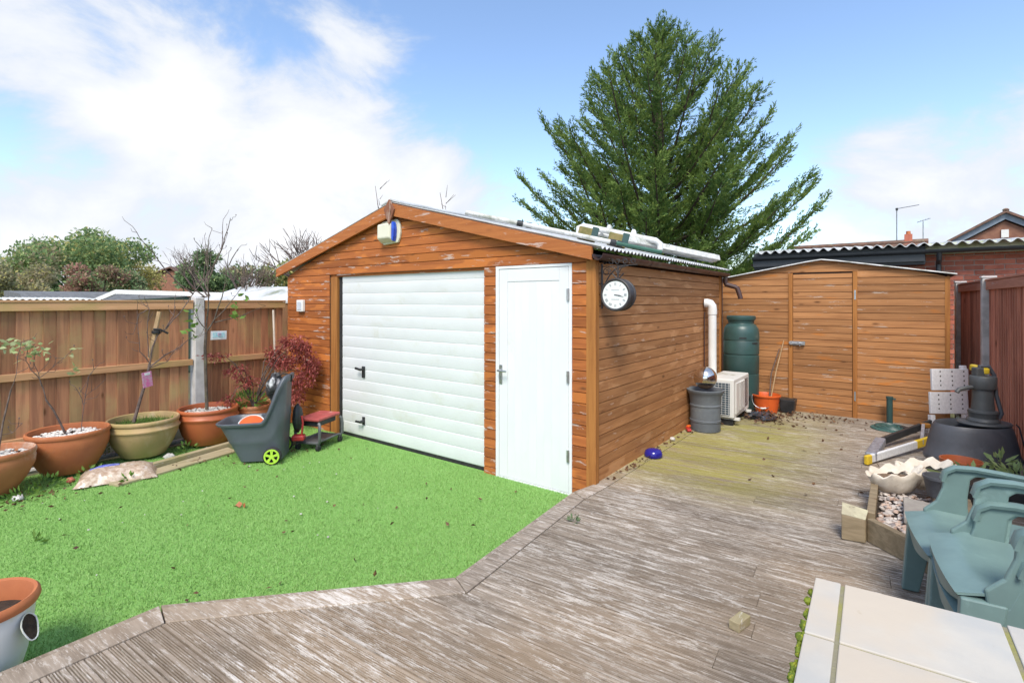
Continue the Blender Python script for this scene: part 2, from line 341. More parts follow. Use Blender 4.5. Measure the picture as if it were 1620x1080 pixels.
# ------------------------------------------------------------------ ground, lawn, deck
rnd = random.Random(7); NR = np.random.default_rng(11)
g = NG('earth'); gm = g.done(g.mix(g.rng(g.noise(g.P, size=.6, detail=8), .4, .6), (.10,.075,.05), (.11,.12,.05)), .95)
tag(build(MB().add([(-900,-900,-.045),(900,-900,-.045),(900,900,-.045),(-900,900,-.045)], [(0,1,2,3)]), 'ground', gm), kind='structure')
OUT = [(-2.03,3.75),(-2.04,3.565),(-1.928,2.043),(-2.918,.978),(-2.895,-1.6)]
lawn_poly = [(-6.52,-1.6),(-6.52,2.3),(-6.52,3.80),(-2.03,3.80)] + OUT[1:]
g = NG('artificial turf backing'); f = g.noise(g.P, size=60, detail=4); f2 = g.noise(g.P, size=1.1, detail=3)
turf_c = g.mix(g.rng(f, .3, .7), (.15,.33,.068), (.23,.42,.115)); turf_c = g.mix(g.rng(f2, .4, .7, 0, .4), turf_c, (.23,.40,.11)); g.bump(f, 1, .01)
turf_m = g.done(turf_c, .7, 0, .2)
lawn = tag(build(MB().add([(x,y,0) for x,y in lawn_poly], [tuple(range(len(lawn_poly)))]), 'lawn', turf_m), kind='structure')
def inside(P, poly):
    x, y = P[:,0], P[:,1]; c = np.zeros(len(P), bool); j = len(poly)-1
    for i in range(len(poly)):
        xi, yi = poly[i]; xj, yj = poly[j]
        t = ((yi > y) != (yj > y)) & (x < (xj-xi)*(y-yi)/((yj-yi) if yj != yi else 1e-9)+xi); c ^= t; j = i
    return c
def raw(name, V, F, mat, parent=None, smooth=False):
    "fast mesh from numpy: V (n,3), F (m,k)"
    me = bpy.data.meshes.new(name); k = F.shape[1]
    me.vertices.add(len(V)); me.vertices.foreach_set('co', V.astype(np.float32).ravel())
    me.loops.add(F.size); me.loops.foreach_set('vertex_index', F.astype(np.int32).ravel())
    me.polygons.add(len(F)); me.polygons.foreach_set('loop_start', np.arange(0, F.size, k, dtype=np.int32))
    me.update(); me.materials.append(mat)
    if smooth: me.shade_smooth()
    o = bpy.data.objects.new(name, me); C.objects.link(o); o.parent = parent
    if parent: o.location = -WL[parent.name]
    WL[o.name] = Vector((0,0,0)); return o
def blades(P, h, wd, lean):
    n = len(P); a = NR.uniform(0, 2*np.pi, n); hh = NR.uniform(.6, 1.15, n)*h
    d = np.stack([np.cos(a), np.sin(a), np.zeros(n)], 1); la = NR.uniform(0, 2*np.pi, n); ll = NR.uniform(.1, 1, n)*lean
    B = np.concatenate([P, np.zeros((n,1))], 1) if P.shape[1] == 2 else P
    V = np.empty((n,3,3)); V[:,0] = B - d*wd/2; V[:,1] = B + d*wd/2
    V[:,2] = B + np.stack([np.cos(la)*ll, np.sin(la)*ll, hh], 1)
    return V.reshape(-1,3), np.arange(3*n).reshape(-1,3)
Pn = NR.uniform((-6.5,-1.0), (-1.93,3.75), (240000,2)); Pn = Pn[inside(Pn, lawn_poly)]
keep = NR.uniform(0,1,len(Pn)) < np.clip(1.35-.2*np.hypot(Pn[:,0]+1.5, Pn[:,1]-.5), .45, 1); Pn = Pn[keep]
V, F = blades(Pn, .020, .0045, .016)
g = NG('artificial turf blades'); f = g.noise(g.P, size=130, detail=2); f2 = g.noise(g.P, size=1.3, detail=4)
bc = g.mix(g.rng(f, .35, .65), (.165,.335,.075), (.29,.46,.145)); bc = g.mix(g.rng(f2, .42, .66, 0, .45), bc, (.27,.45,.14)); blade_m = g.done(bc, .55, 0, .35)
tag(raw('turf_blades', V, F, blade_m), 'short bright green artificial turf pile covering the lawn', 'artificial grass', kind='stuff')
# deck: boards run 3.5 degrees off the garage front
A = R(3.5); ca, sa = math.cos(A), math.sin(A)
def rot(p): return (p[0]*ca + p[1]*sa, -p[0]*sa + p[1]*ca)
def unrot(u, v): return (u*ca - v*sa, u*sa + v*ca)
g = NG('weathered decking'); P = g.shift()
mpv = g.n('ShaderNodeVectorRotate', rotation_type='Z_AXIS'); mpv.inputs['Angle'].default_value = -A; g.l(P, mpv.inputs['Vector']); PV = mpv.outputs[0]
gr = g.noise(PV, (2.2,30,10), 8, .65, .5); col = g.mix(g.rng(gr, .3, .7), (.19,.155,.12), (.34,.285,.23))
col = g.mix(g.rng(g.noise(PV, (1.2,9,4), 9, .7, .4), .50, .64, 0, .8), col, (.165,.13,.098))
col = g.mix(g.rng(g.noise(g.P, size=.55, detail=3), .42, .62, 0, .5), col, (.36,.265,.175))
flk = g.math('ADD', g.noise(PV, (5,34,10), 12, .8, .2), g.math('MULTIPLY', g.noise(g.P, size=1.0, detail=4), .35))
col = g.mix(g.rng(flk, .70, .80, 0, .9), col, (.60,.555,.50))
col = g.mix(g.rng(g.math('ADD', g.noise(PV, (9,80,30), 7, .75), g.math('MULTIPLY', g.noise(g.P, size=1.7, detail=3), .3)), .67, .76, 0, .55), col, (.56,.51,.45))
col = g.mix(g.rng(g.noise(PV, (9,110,30), 7, .75), .56, .66, 0, .65), col, (.12,.095,.072))
# algae beside the garage wall, where it stays damp
sx = g.n('ShaderNodeSeparateXYZ'); g.l(g.P, sx.inputs[0]); X_, Y_ = sx.outputs[0], sx.outputs[1]
e1 = g.rng(X_, -1.2, -.25, 1, 0); e2 = g.rng(Y_, 3.7, 4.7, 0, 1); e3 = g.rng(Y_, 6.2, 7.9, 1, .35)
al = g.math('MULTIPLY', g.math('MULTIPLY', e1, e2), e3)
al = g.math('MULTIPLY', al, g.rng(g.noise(PV, (2,14,4), 9, .7), .30, .58)); col = g.mix(g.math('MULTIPLY', al, .72), col, (.34,.315,.06))
col = g.value(col, g.rng(g.oi.outputs['Random'], 0, 1, .86, 1.1, False)); g.bump(gr, .5, .004)
deck_m = g.done(col, .8, 0, .2)
deck = tag(build(MB().bx(-1.7,.75,2.1,7.9,.02,.098), 'deck', M['dark']), kind='structure')
INN = [(-1.862,8.2),(-1.88,3.77),(-1.90,3.43),(-1.777,1.968),(-2.739,.939),(-2.735,-1.6)]
INr = [rot(p) for p in INN]
def xleft(v):
    for (u1,v1),(u2,v2) in zip(INr, INr[1:]):
        if min(v1,v2) <= v <= max(v1,v2) and v1 != v2: return u1+(u2-u1)*(v-v1)/(v2-v1)
    return INr[0][0] if v > INr[0][1] else INr[-1][0]
prof = [(0,-.025),(0,0),(.012,0)]
def grooves(s, k):
    r = []
    for i in range(k): r += [(s+.0010,0),(s+.0016,-.008),(s+.0060,-.008),(s+.0064,0)]; s += .0096
    return r
prof += grooves(.0125, 5) + [(.066,0)] + grooves(.0735, 5) + [(.1225,0),(.133,0),(.133,-.025)]
v0 = 2.072 - .141*22
k = 0
while v0 + .141*k < 7.93:
    vb = v0 + .141*k + .004; L = []; Rr = []; k += 1; dz = rnd.uniform(-.0012, .0012)
    joints = []
    for s, z in prof:
        v = vb + s; ul = xleft(v); y_at = unrot(0, v)[1]
        ur = 1.172 - .05*y_at - .06 + v*sa
        L.append((*unrot(ul+.003, v), .14+z+dz)); Rr.append((*unrot(ur, v), .14+z+dz))
    n = len(prof)
    # one or two boards per row, butted
    cuts = [0, 1] if k % 2 else [0, rnd.uniform(.35,.7), 1]
    for c0, c1 in zip(cuts, cuts[1:]):
        m = MB(); e0 = .0012 if c0 else 0; e1 = .0012 if c1 < 1 else 0
        Va = [tuple(a+(b-a)*(c0+e0/2.5) for a, b in zip(p, q)) for p, q in zip(L, Rr)]; Vb = [tuple(a+(b-a)*(c1-e1/2.5) for a, b in zip(p, q)) for p, q in zip(L, Rr)]
        m.add(Va+Vb, [(i, i+1, n+i+1, n+i) for i in range(n-1)] + [tuple(range(n))[::-1], tuple(range(n, 2*n))])
        build(m, 'deck_board', deck_m, deck, fix=True)
# edging boards with their fascia, mitred at the corners
OUTN = [(-1.992,8.2),(-1.992,3.77),(-2.045,3.52),(-1.928,2.043),(-2.918,.978),(-2.895,-1.6)]
def lerp(a, b, t): return tuple(x+(y-x)*t for x, y in zip(a, b))
for i in range(5):
    o1, o2, i1, i2 = OUTN[i], OUTN[i+1], INN[i], INN[i+1]
    t0, t1 = .002, .998
    if i == 1: i2 = lerp(INN[1], INN[2], .98)
    o1, o2 = lerp(o1, o2, t0), lerp(o1, o2, t1); i1, i2 = lerp(i1, i2, t0), lerp(i1, i2, t1)
    f = .17
    a1, a2 = lerp(o1, i1, f), lerp(o2, i2, f); b1, b2 = lerp(o1, i1, f+.02), lerp(o2, i2, f+.02); c1, c2 = lerp(o1, i1, .985), lerp(o2, i2, .985)
    def slab(p, z0, z1): return MB().hexa([(*q, z0) for q in p] + [(*q, z1) for q in p])
    build(slab([o1,o2,a2,a1], -.03, .142), 'fascia_board', deck_m, deck, bevel=.003)
    build(slab([b1,b2,c2,c1], .10, .1445), 'edging_board', deck_m, deck, bevel=.003)
# ------------------------------------------------------------------ cladding helper
def clad(parent, o, ex, nrm, zs, span, mat, t=.012, name='board'):
    o, ex, nrm = Vector(o), Vector(ex), Vector(nrm)
    for z0, z1 in zip(zs, zs[1:]):
        sp0, sp1 = span(z0), span(z1)
        if not sp0 or not sp1: continue
        (a0, b0), (a1, b1) = sp0, sp1
        if b0-a0 < .02 and b1-a1 < .02: continue
        def mk():
            h = z1-z0; e = .0055; P = []
            for zz, off in ((0, -.010), (e, t), (h-e*.35, t), (h, -.010)):
                k_ = zz/h; xa, xb = a0+(a1-a0)*k_, b0+(b1-b0)*k_
                P += [ex*(xa-a0) + nrm*off + Vector((0,0,zz)), ex*(xb-a0) + nrm*off + Vector((0,0,zz))]
            return MB().add(P, [(0,1,3,2),(2,3,5,4),(4,5,7,6),(0,2,4,6),(1,7,5,3),(0,6,7,1)])
        pos = o + ex*a0 + Vector((0,0,z0)) + nrm*rnd.uniform(-.0006,.0012)
        piece(('clad', tuple(ex), tuple(nrm), mat.name, round(z1-z0,4), round(b0-a0,4), round(a1-a0,4), round(b1-a0,4)), mk, name, mat, pos, parent)
# ------------------------------------------------------------------ garage
GX0, GX1, GY0, GY1 = -6.69, -1.99, 3.76, 7.51; RX, RZ = -4.45, 2.60; EZ = 2.0
gar = thing('garage', 'timber clad garage with orange stained boards and white up-and-over door', 'garage', ((GX0+GX1)/2, (GY0+GY1)/2, 0))
m = MB(); yb = GY0+.012
for a, b, z0, z1 in ((GX0+.012,-5.70,-.03,1.99), (-3.165,-3.03,-.03,1.99), (-2.195,GX1-.012,-.03,1.99)): m.bx(a, b, yb, yb+.09, z0, z1)
m.prism([(GX0+.012,1.992),(GX1-.012,1.992),(RX,RZ)], (0,yb,0), (1,0,0), (0,0,1), (0,.09,0))
m.bx(GX1-.09, GX1-.014, yb+.092, GY1, -.03, 1.99); m.bx(GX0+.014, GX0+.09, yb+.092, GY1, -.03, 1.99); m.bx(GX0+.092, GX1-.092, GY1-.09, GY1, -.03, 1.99)
m.prism([(GX0+.012,1.992),(GX1-.012,1.992),(RX,RZ)], (0,GY1-.09,0), (1,0,0), (0,0,1), (0,.09,0))
m.bx(GX0+.1, GX1-.1, yb+.095, GY1-.1, -.025, -.01)
wall = build(m, 'wall', M['dark'], gar)
Z = [1.875-.0905*i for i in range(21)][::-1]; Z = [-.02]+[z for z in Z if z > .03]; ZL = Z+[1.9655]
clad(wall, (0,GY0+.012,0), (1,0,0), (0,-1,0), ZL, lambda z: (GX0+.004,-5.71), M['clad_front'])
clad(wall, (0,GY0+.012,0), (1,0,0), (0,-1,0), ZL, lambda z: (-3.168,-3.027), M['clad_front'])
clad(wall, (0,GY0+.012,0), (1,0,0), (0,-1,0), ZL, lambda z: (-2.197,-2.062), M['clad_front'])
zg = [1.9655+.0905*i for i in range(9)]
def gab(z):
    if z > 2.62: return (RX-.02, RX+.02)
    return (GX0+.01+max(0,(z-1.99))/(2.66-1.99)*(RX-GX0), GX1-.01-max(0,(z-1.99))/(2.66-1.99)*(GX1-RX))
clad(wall, (0,GY0+.010,0), (1,0,0), (0,-1,0), zg, gab, M['clad_front'])
build(MB().bx(-5.72,-2.19,GY0+.02,GY0+.085,1.942,1.963), 'lintel', M['clad_front'], gar)
clad(wall, (GX1-.012,0,0), (0,1,0), (1,0,0), [max(z,.135) if i == 0 else z for i, z in enumerate([z for z in ZL if z > .19 or z < 0])], lambda z: (GY0+.0,GY1), M['clad_side'])
clad(wall, (GX0+.012,0,0), (0,1,0), (-1,0,0), ZL, lambda z: (GY0,GY1), M['clad_side'])
build(MB().bx(-2.062,-1.974,GY0-.004,GY0+.06,-.02,1.985), 'corner_post', M['post_wood'], gar, bevel=.004)
build(MB().bx(-2.01,-1.972,GY1-.06,GY1+.004,.1,1.985), 'corner_post', M['post_wood'], gar, bevel=.004)
build(MB().bx(-5.70,-5.565,GY0+.012,GY0+.10,-.02,1.94), 'door_post', M['post_wood'], gar, bevel=.004)
def barge(x1, z1, name):
    hh = .135
    return build(MB().prism([(RX,RZ-.02),(x1,z1-.06),(x1,z1+.05),(RX,RZ-.02+hh)], (0,GY0-.075,0), (1,0,0), (0,0,1), (0,.03,0)), name, M['barge'], gar, bevel=.003)
barge(-1.975, 2.035, 'barge_board'); barge(-6.86, 2.03, 'barge_board')
build(MB().prism([(-.085,.01),(0,.115),(.085,.0),(.045,-.09),(.03,-.105),(0,-.19),(-.03,-.105),(-.045,-.09)], (RX,GY0-.098,RZ+.04), (1,0,0), (0,0,1), (0,.022,0)), 'finial', wood('weathered finial', (.30,.13,.075), (.22,.09,.055), 2, (.4,.28,.22), .56), gar, bevel=.003)
# corrugated roof
def corr(x0, z0, x1, z1, y0, y1, pitch=.076, amp=.011):
    n = int((y1-y0)/pitch*8); V = []; L = math.hypot(x1-x0, z1-z0); nx, nz = -(z1-z0)/L, (x1-x0)/L
    if nz < 0: nx, nz = -nx, -nz
    for i in range(n+1):
        y = y0+(y1-y0)*i/n; a = amp*math.cos(2*math.pi*(y-y0)/pitch)
        for dz in (0, -.006):
            V += [(x0+nx*(a+dz), y, z0+nz*(a+dz)), (x1+nx*(a+dz), y, z1+nz*(a+dz))]
    F = []
    for i in range(n):
        o = i*4; F += [(o,o+1,o+5,o+4), (o+2,o+6,o+7,o+3), (o+1,o+3,o+7,o+5), (o,o+4,o+6,o+2)]
    return MB().add(V, F+[(0,2,3,1),(n*4,n*4+1,n*4+3,n*4+2)])
roof = build(corr(RX, RZ+.125, -1.895, 2.075, GY0-.07, GY1+.08), 'roof', M['roof'], gar, smooth=60)
build(corr(RX, RZ+.125, -6.9, 2.07, GY0-.07, GY1+.08), 'roof', M['roof'], gar, smooth=60)
m = MB(); m.prism([(-.16,-.035),(0,.012),(.16,-.035),(.16,-.02),(0,.03),(-.16,-.02)], (RX,GY0-.07,RZ+.135), (1,0,0), (0,0,1), (0,GY1-GY0+.14,0)); build(m, 'ridge_cap', M['roof'], roof)
# gutter
m = MB(); pr = [(.05*math.cos(t), .05*math.sin(t)) for t in [math.pi+math.pi*i/10 for i in range(11)]]; pr += [(.046*math.cos(t), .046*math.sin(t)) for t in [2*math.pi-math.pi*i/10 for i in range(11)]]
m.prism(pr, (-1.922,GY0-.07,2.025), (1,0,0), (0,0,1), (0,GY1-GY0+.13,0)); gut = build(m, 'gutter', M['brown_pl'], gar, smooth=30)
for yy in (3.70,4.72,5.7,6.6,7.5):
    m = MB(); pr2 = [(.0535*math.cos(t), .0535*math.sin(t)) for t in [math.pi+math.pi*i/10 for i in range(11)]]; pr2 += [(.0505*math.cos(t), .0505*math.sin(t)) for t in [2*math.pi-math.pi*i/10 for i in range(11)]]
    m.prism(pr2, (-1.922,yy,2.025), (1,0,0), (0,0,1), (0,.045,0)); build(m, 'gutter_bracket', M['brown_pl'], gut, smooth=30)
m = MB().tube([(-1.922,7.50,1.98),(-1.922,7.50,1.90),(-1.915,7.502,1.87),(-1.80,7.54,1.835),(-1.775,7.545,1.815),(-1.74,7.55,1.70),(-1.735,7.55,1.67)], .032, 12)
build(m, 'downpipe', M['brown_pl'], gar, smooth=True)
build(MB().tube([(-1.955,7.47,2.0),(-1.955,7.47,.15)], .006, 6), 'cable', M['brown_pl'], gar)
# up-and-over door
gd = thing('garage_door', None, None, (-4.33, GY0+.06, 0)); gd.parent = gar; gd.location = WL[gd.name]-WL[gar.name]
leaf = build(MB().bx(-5.495,-3.172,GY0+.058,GY0+.085,.03,1.965), 'door_panel_backing', M['white_steel'], gd)
zz = [.035]+[1.86-.1301*i for i in range(14)][::-1]+[1.962]
for z0, z1 in zip(zz, zz[1:]):
    def mk(h=z1-z0):
        return MB().prism([(.004,0),(-.0095,0),(-.0125,.006),(-.0145,.012),(-.0145,h-.0025),(-.0095,h),(.004,h)], (-1.157,0,0), (0,1,0), (0,0,1), (2.314,0,0))
    piece(('gdp', round(z1-z0,3)), mk, 'panel', M['white_steel'], (-4.334, GY0+.056, z0), gd, smooth=25)
build(MB().bx(-5.562,-5.512,GY0+.045,GY0+.09,.0,1.965), 'door_seal', M['rubber'], gd)
build(MB().bx(-5.495,-3.172,GY0+.05,GY0+.085,-.005,.032), 'door_seal', M['rubber'], gd)
m = MB().lathe([(.024,0),(.024,.012),(.02,.02),(0,.02)], (0,0,0), 16); 
h = MB(); h.box((-5.065,GY0+.032,.80), (.05,.016,.135)); h.tube([(-5.065,GY0+.035,.835),(-5.065,GY0-.015,.835)], .014, 10); h.box((-5.10,GY0-.018,.838), (.115,.022,.026), m=Matrix.Rotation(.12,3,'Y'))
build(h, 'handle', M['black_pl'], gd, bevel=.005)
h = MB(); h.box((-5.065,GY0+.034,.222), (.045,.014,.095)); h.tube([(-5.065,GY0+.035,.215),(-5.065,GY0-.012,.215)], .018, 10); h.box((-5.10,GY0-.016,.215), (.10,.02,.024))
build(h, 'lock', M['black_pl'], gd, bevel=.005)
# pedestrian door
sdoor = thing('side_door', None, None, (-2.61, GY0, 0)); sdoor.parent = gar; sdoor.location = WL[sdoor.name]-WL[gar.name]
m = MB(); m.bx(-3.022,-2.985,GY0-.005,GY0+.08,-.02,1.94); m.bx(-2.228,-2.199,GY0-.005,GY0+.08,-.02,1.94); m.bx(-3.022,-2.199,GY0-.005,GY0+.08,1.9405,1.965); m.bx(-2.984,-2.229,GY0-.005,GY0+.08,-.02,.012)
build(m, 'door_frame', M['white_door'], sdoor, bevel=.002)
build(MB().bx(-2.98,-2.233,GY0+.012,GY0+.045,.016,1.936), 'door_backing', M['white_door'], sdoor)
for a, b in ((-2.981,-2.885),(-2.325,-2.232)): build(MB().bx(a,b,GY0-.001,GY0+.0115,.016,1.936), 'stile', M['white_door'], sdoor, bevel=.002)
build(MB().bx(-2.884,-2.326,GY0-.001,GY0+.0115,1.822,1.936), 'rail', M['white_door'], sdoor, bevel=.002)
for i in range(7):
    x0 = -2.884+i*.0797
    piece('plank7', lambda: MB().bx(0.0003,.0794,0,.008,0,1.805), 'plank', M['white_door'], (x0,GY0+.0035,.016), sdoor).modifiers.new('b','BEVEL').width = .0012
h = MB(); h.bx(-2.978,-2.943,GY0-.007,GY0-.001,.87,1.05)
hd = build(h, 'handle', M['steel'], sdoor, bevel=.004)
h = MB().tube([(-2.962,GY0-.004,1.0),(-2.962,GY0-.052,1.0),(-2.95,GY0-.06,1.0),(-2.86,GY0-.058,1.0)], .009, 10); build(h, 'lever', M['steel'], hd, smooth=True)
h = MB().tube([(-2.962,GY0-.006,.915),(-2.962,GY0-.012,.915)], .011, 12); build(h, 'keyhole', M['steel'], hd, smooth=True)
for zc in (.33,1.0,1.70):
    h = MB().tube([(-2.231,GY0-.012,zc-.05),(-2.231,GY0-.012,zc+.05)], .008, 8); h.bx(-2.245,-2.218,GY0-.0135,GY0-.0125,zc-.05,zc+.05); build(h, 'hinge', M['steel'], sdoor)
# ------------------------------------------------------------------ shed
SY = 7.92; sx0, sx1 = -2.12, .49; AX, AZ = -.81, 2.19
shed = thing('shed', 'brown shiplap shed with shallow pitched roof behind the deck', 'shed', ((sx0+sx1)/2, SY+.9, .1))
m = MB(); pr = [(sx0+.01,.10),(sx1-.01,.10),(sx1-.01,1.93),(AX,AZ-.02),(sx0+.01,1.93)]
m.prism(pr, (0,SY+.012,0), (1,0,0), (0,0,1), (0,1.9,0)); swall = build(m, 'wall', M['dark'], shed)
zs = [.13+.0905*i for i in range(24)]
def top(x): return AZ-(AZ-1.955)*abs(x-AX)/((AX-sx0) if x < AX else (sx1-AX))
def shedspan(a, b, lim):
    def f(z):
        x0, x1 = a, b
        if z > top(a): x0 = AX-(AZ-z)/(AZ-1.955)*(AX-sx0)
        if z > top(b): x1 = AX+(AZ-z)/(AZ-1.955)*(sx1-AX)
        if z >= AZ: return None
        return (min(x0,x1), x1) if a < AX-.2 and b < AX else ((x0, max(x0,x1)) if a > AX else (x0,x1))
    return f
DZ = 2.015
zlo = [z for z in zs if z <= 1.96]+[2.003]
clad(swall, (0,SY+.012,0), (1,0,0), (0,-1,0), [z for z in zs if z <= 2.04]+[2.122], shedspan(sx0+.002,-1.20,3), M['clad_shed'])
clad(swall, (0,SY+.012,0), (1,0,0), (0,-1,0), [z for z in zs if z <= 2.04]+[2.122], shedspan(-.415,sx1-.045,3), M['clad_shed'])
clad(swall, (0,SY+.012,0), (1,0,0), (0,-1,0), [2.022,2.08,2.135,2.185], shedspan(-1.205,-.41,3), M['clad_shed'])
clad(swall, (sx1-.012,0,0), (0,1,0), (1,0,0), [z for z in zs if z <= 1.96], lambda z: (SY+.03,SY+1.9), M['clad_side'])
sd_ = thing('shed_door', None, None, (-.81,SY,.12)); sd_.parent = shed; sd_.location = WL[sd_.name]-WL[shed.name]
clad(sd_, (0,SY+.006,0), (1,0,0), (0,-1,0), zlo, lambda z: (-1.145,-.47), M['clad_shed'])
build(MB().bx(-1.146,-.469,SY+.002,SY+.0115,.13,2.0), 'door_backing', M['dark'], sd_)
for a, b in ((-1.20,-1.15),(-.465,-.415)): build(MB().bx(a,b,SY-.02,SY+.02,.11,2.02), 'door_trim', M['post_wood'], shed, bevel=.003)
build(MB().bx(sx1-.045,sx1+.003,SY-.006,SY+.028,.1,1.93), 'corner_trim', M['post_wood'], shed, bevel=.003)
h = MB().bx(-1.185,-1.0,SY-.03,SY-.024,1.045,1.095); h.tube([(-1.19,SY-.04,1.072),(-1.02,SY-.04,1.072)], .009, 8); h.tube([(-1.06,SY-.04,1.07),(-1.06,SY-.045,1.03)], .008, 8)
for x in (-1.16,-1.08,-1.02): h.bx(x-.012,x+.012,SY-.052,SY-.024,1.05,1.09)
build(h, 'bolt', M['steel'], sd_)
for zc in (.42,1.72): build(MB().bx(-.448,-.43,SY-.024,SY-.02,zc-.06,zc+.06), 'hinge', M['steel'], shed)
m = MB()
for sgn, xe in ((-1,sx0-.03),(1,sx1+.06)):
    m2 = []
    for i in range(9):
        t = i/8; x = AX+(xe-AX)*t; z = AZ+.004-(AZ-1.95)*(t if t > .12 else t*t/.12*.5+.06*t/.12*1.0)
        m2.append([(x,SY-.045,z),(x,SY+1.95,z)])
    m.sheet(m2, .012)
build(m, 'roof', M['felt_grey'], shed)
for sgn, xe in ((-1,sx0-.03),(1,sx1+.062)):
    build(MB().tube([(AX+(xe-AX)*i/8, SY-.048, AZ+.006-(AZ-1.95)*((i/8) if i > 0 else .03)) for i in range(9)], .009, 6), 'roof_edge_trim', M['dirty_white'], shed)
# ------------------------------------------------------------------ fences
LF = thing('fence', 'brown close board timber fence with concrete post behind the potted saplings', 'fence', (-6.8,1.4,0))
yb_ = -1.45; i = 0
while yb_ < 3.74:
    wd = .0985; a = yb_; b = min(yb_+wd, 3.75); yb_ += .1005
    if a > 2.565 and a < 2.70: yb_ = 2.74; continue
    if b-a < .03: continue
    dx = .004*(i % 2); i += 1
    piece(('fb', round(b-a,3), i % 2), lambda: MB().hexa([(-.008,0,0),(.012,0,0),(.0,b-a,0),(-.008,b-a,0),(-.008,0,1.50),(.012,0,1.50),(.0,b-a,1.50),(-.008,b-a,1.50)]), 'board', M['fence_l'], (-6.795+rnd.uniform(-.003,.003), a, .13), LF)
for y0, y1 in ((-1.5,.70),(.80,2.60),(2.73,3.755)):
    build(MB().bx(-6.788,-6.742,y0,y1,.875,.945), 'rail', M['fence_lr'], LF, bevel=.004)
    build(MB().bx(-6.788,-6.745,y0,y1,.25,.32), 'rail', M['fence_lr'], LF, bevel=.004)
    build(MB().bx(-6.788,-6.735,y0,y1,1.545,1.628), 'top_rail', M['fence_lr'], LF, bevel=.004)
    build(MB().bx(-6.83,-6.728,y0,y1,1.63,1.652), 'capping', M['fence_lr'], LF, bevel=.003)
    build(MB().bx(-6.82,-6.77,y0,y1,-.1,.128), 'gravel_board', M['gravel_board'], LF)
for yc in (.75,2.665): build(MB().hexa([(-6.86,yc-.06,-.1),(-6.70,yc-.06,-.1),(-6.70,yc+.06,-.1),(-6.86,yc+.06,-.1),(-6.85,yc-.05,1.70),(-6.715,yc-.05,1.68),(-6.715,yc+.05,1.68),(-6.85,yc+.05,1.70)]), 'post', M['concrete'], LF, bevel=.006)
tag(build(MB().tube([(-6.62,-1.2,.03),(-6.60,1.0,.028),(-6.61,2.2,.03),(-6.62,3.0,.03)], .025, 8), 'edging_pipe', M['concrete'], smooth=True), 'pale edging strip along the foot of the brown fence', 'edging')
RF = thing('fence', 'red brown close board fence with grey concrete posts on the right', 'fence', (.9,6,.1))
fd = Vector((-.05,1,0)).normalized(); fnx = Vector((-1,-.05,0)).normalized()
def fpt(y): return Vector((1.172-.05*y, y, 0))
posts = [9.5,7.63,5.76,3.89,2.02]
M['conc_grey'] = plain('grey concrete', (.50,.49,.46), (.36,.355,.33), 9, .9, bump=.3, dirt=(.62,.6,.56), dirt_amt=.4)
for y in posts:
    p = fpt(y); build(MB().box((p.x,p.y,.9), (.11,.105,2.0), rz=.05), 'post', M['conc_grey'], RF, bevel=.008)
    build(MB().box((p.x,p.y,1.905), (.13,.125,.02), rz=.05), 'post_cap', M['concrete'], RF, bevel=.006)
for ya, yb2 in zip(posts[1:], posts):
    L = yb2-ya-.12; n = int(L/.088)
    for q in range(n):
        y = ya+.065+q*L/n; p = fpt(y)
        o = piece(('rb', round(L/n,4)), lambda: MB().hexa([(-.004,0,0),(.012,0,0),(.012,L/n,0),(.004,L/n,0),(-.014,0,1.52),(.012,0,1.52),(.012,L/n,1.52),(.0,L/n,1.52)]), 'board', M['fence_r'], (p.x,p.y,.26), RF); o.rotation_euler.z = .05
    a, b = fpt(ya+.06), fpt(yb2-.06); mid = (a+b)/2; ln = (b-a).length
    build(MB().box((mid.x-.012,mid.y,1.81), (.035,ln,.09), rz=.05), 'top_rail', M['fence_rr'], RF, bevel=.004)
    build(MB().box((mid.x,mid.y,1.868), (.075,ln,.02), rz=.05), 'capping', M['fence_rr'], RF, bevel=.003)
    build(MB().box((mid.x,mid.y,.155), (.05,ln,.22), rz=.05), 'gravel_board', M['conc_grey'], RF)
# ------------------------------------------------------------------ leaf helper
def leafquads(P, D, Ln, W, nseed=None):
    n = len(P); r = NR.normal(size=(n,3)); D = D/np.linalg.norm(D, axis=1, keepdims=True)
    s = np.cross(D, r); s /= np.linalg.norm(s, axis=1, keepdims=True)+1e-9
    Ln = (NR.uniform(.7,1.25,n)*Ln)[:,None]; W = (NR.uniform(.7,1.25,n)*W)[:,None]
    up = np.cross(s, D)*Ln*.08
    V = np.stack([P, P+D*Ln*.45+s*W/2+up, P+D*Ln, P+D*Ln*.45-s*W/2+up], 1).reshape(-1,3)
    return V, np.arange(4*n).reshape(-1,4)
def clumps(cs, n, spread=1.0, hollow=.35):
    "points through ellipsoid clumps, denser to the outside; cs: (x,y,z,rx,ry,rz)"
    cs = np.array(cs, float); wv = np.prod(cs[:,3:]**.8, axis=1); k = NR.choice(len(cs), n, p=wv/wv.sum())
    d = NR.normal(size=(n,3)); d /= np.linalg.norm(d, axis=1, keepdims=True); r = hollow+(1-hollow)*NR.uniform(0,1,n)**.6
    r *= 1+.18*np.sin(d[:,0]*7+k)*np.cos(d[:,2]*6+k*2)
    return cs[k,:3]+d*r[:,None]*cs[k,3:]*spread, d
def twigs(m, pts, r0, r1, n=6):
    k_ = len(pts); m.tube(pts, [r0+(r1-r0)*i/(k_-1) for i in range(k_)], n)
def jit(pts, s): return [pts[0]]+[tuple(c+rnd.uniform(-s,s) for c in p) for p in pts[1:]]
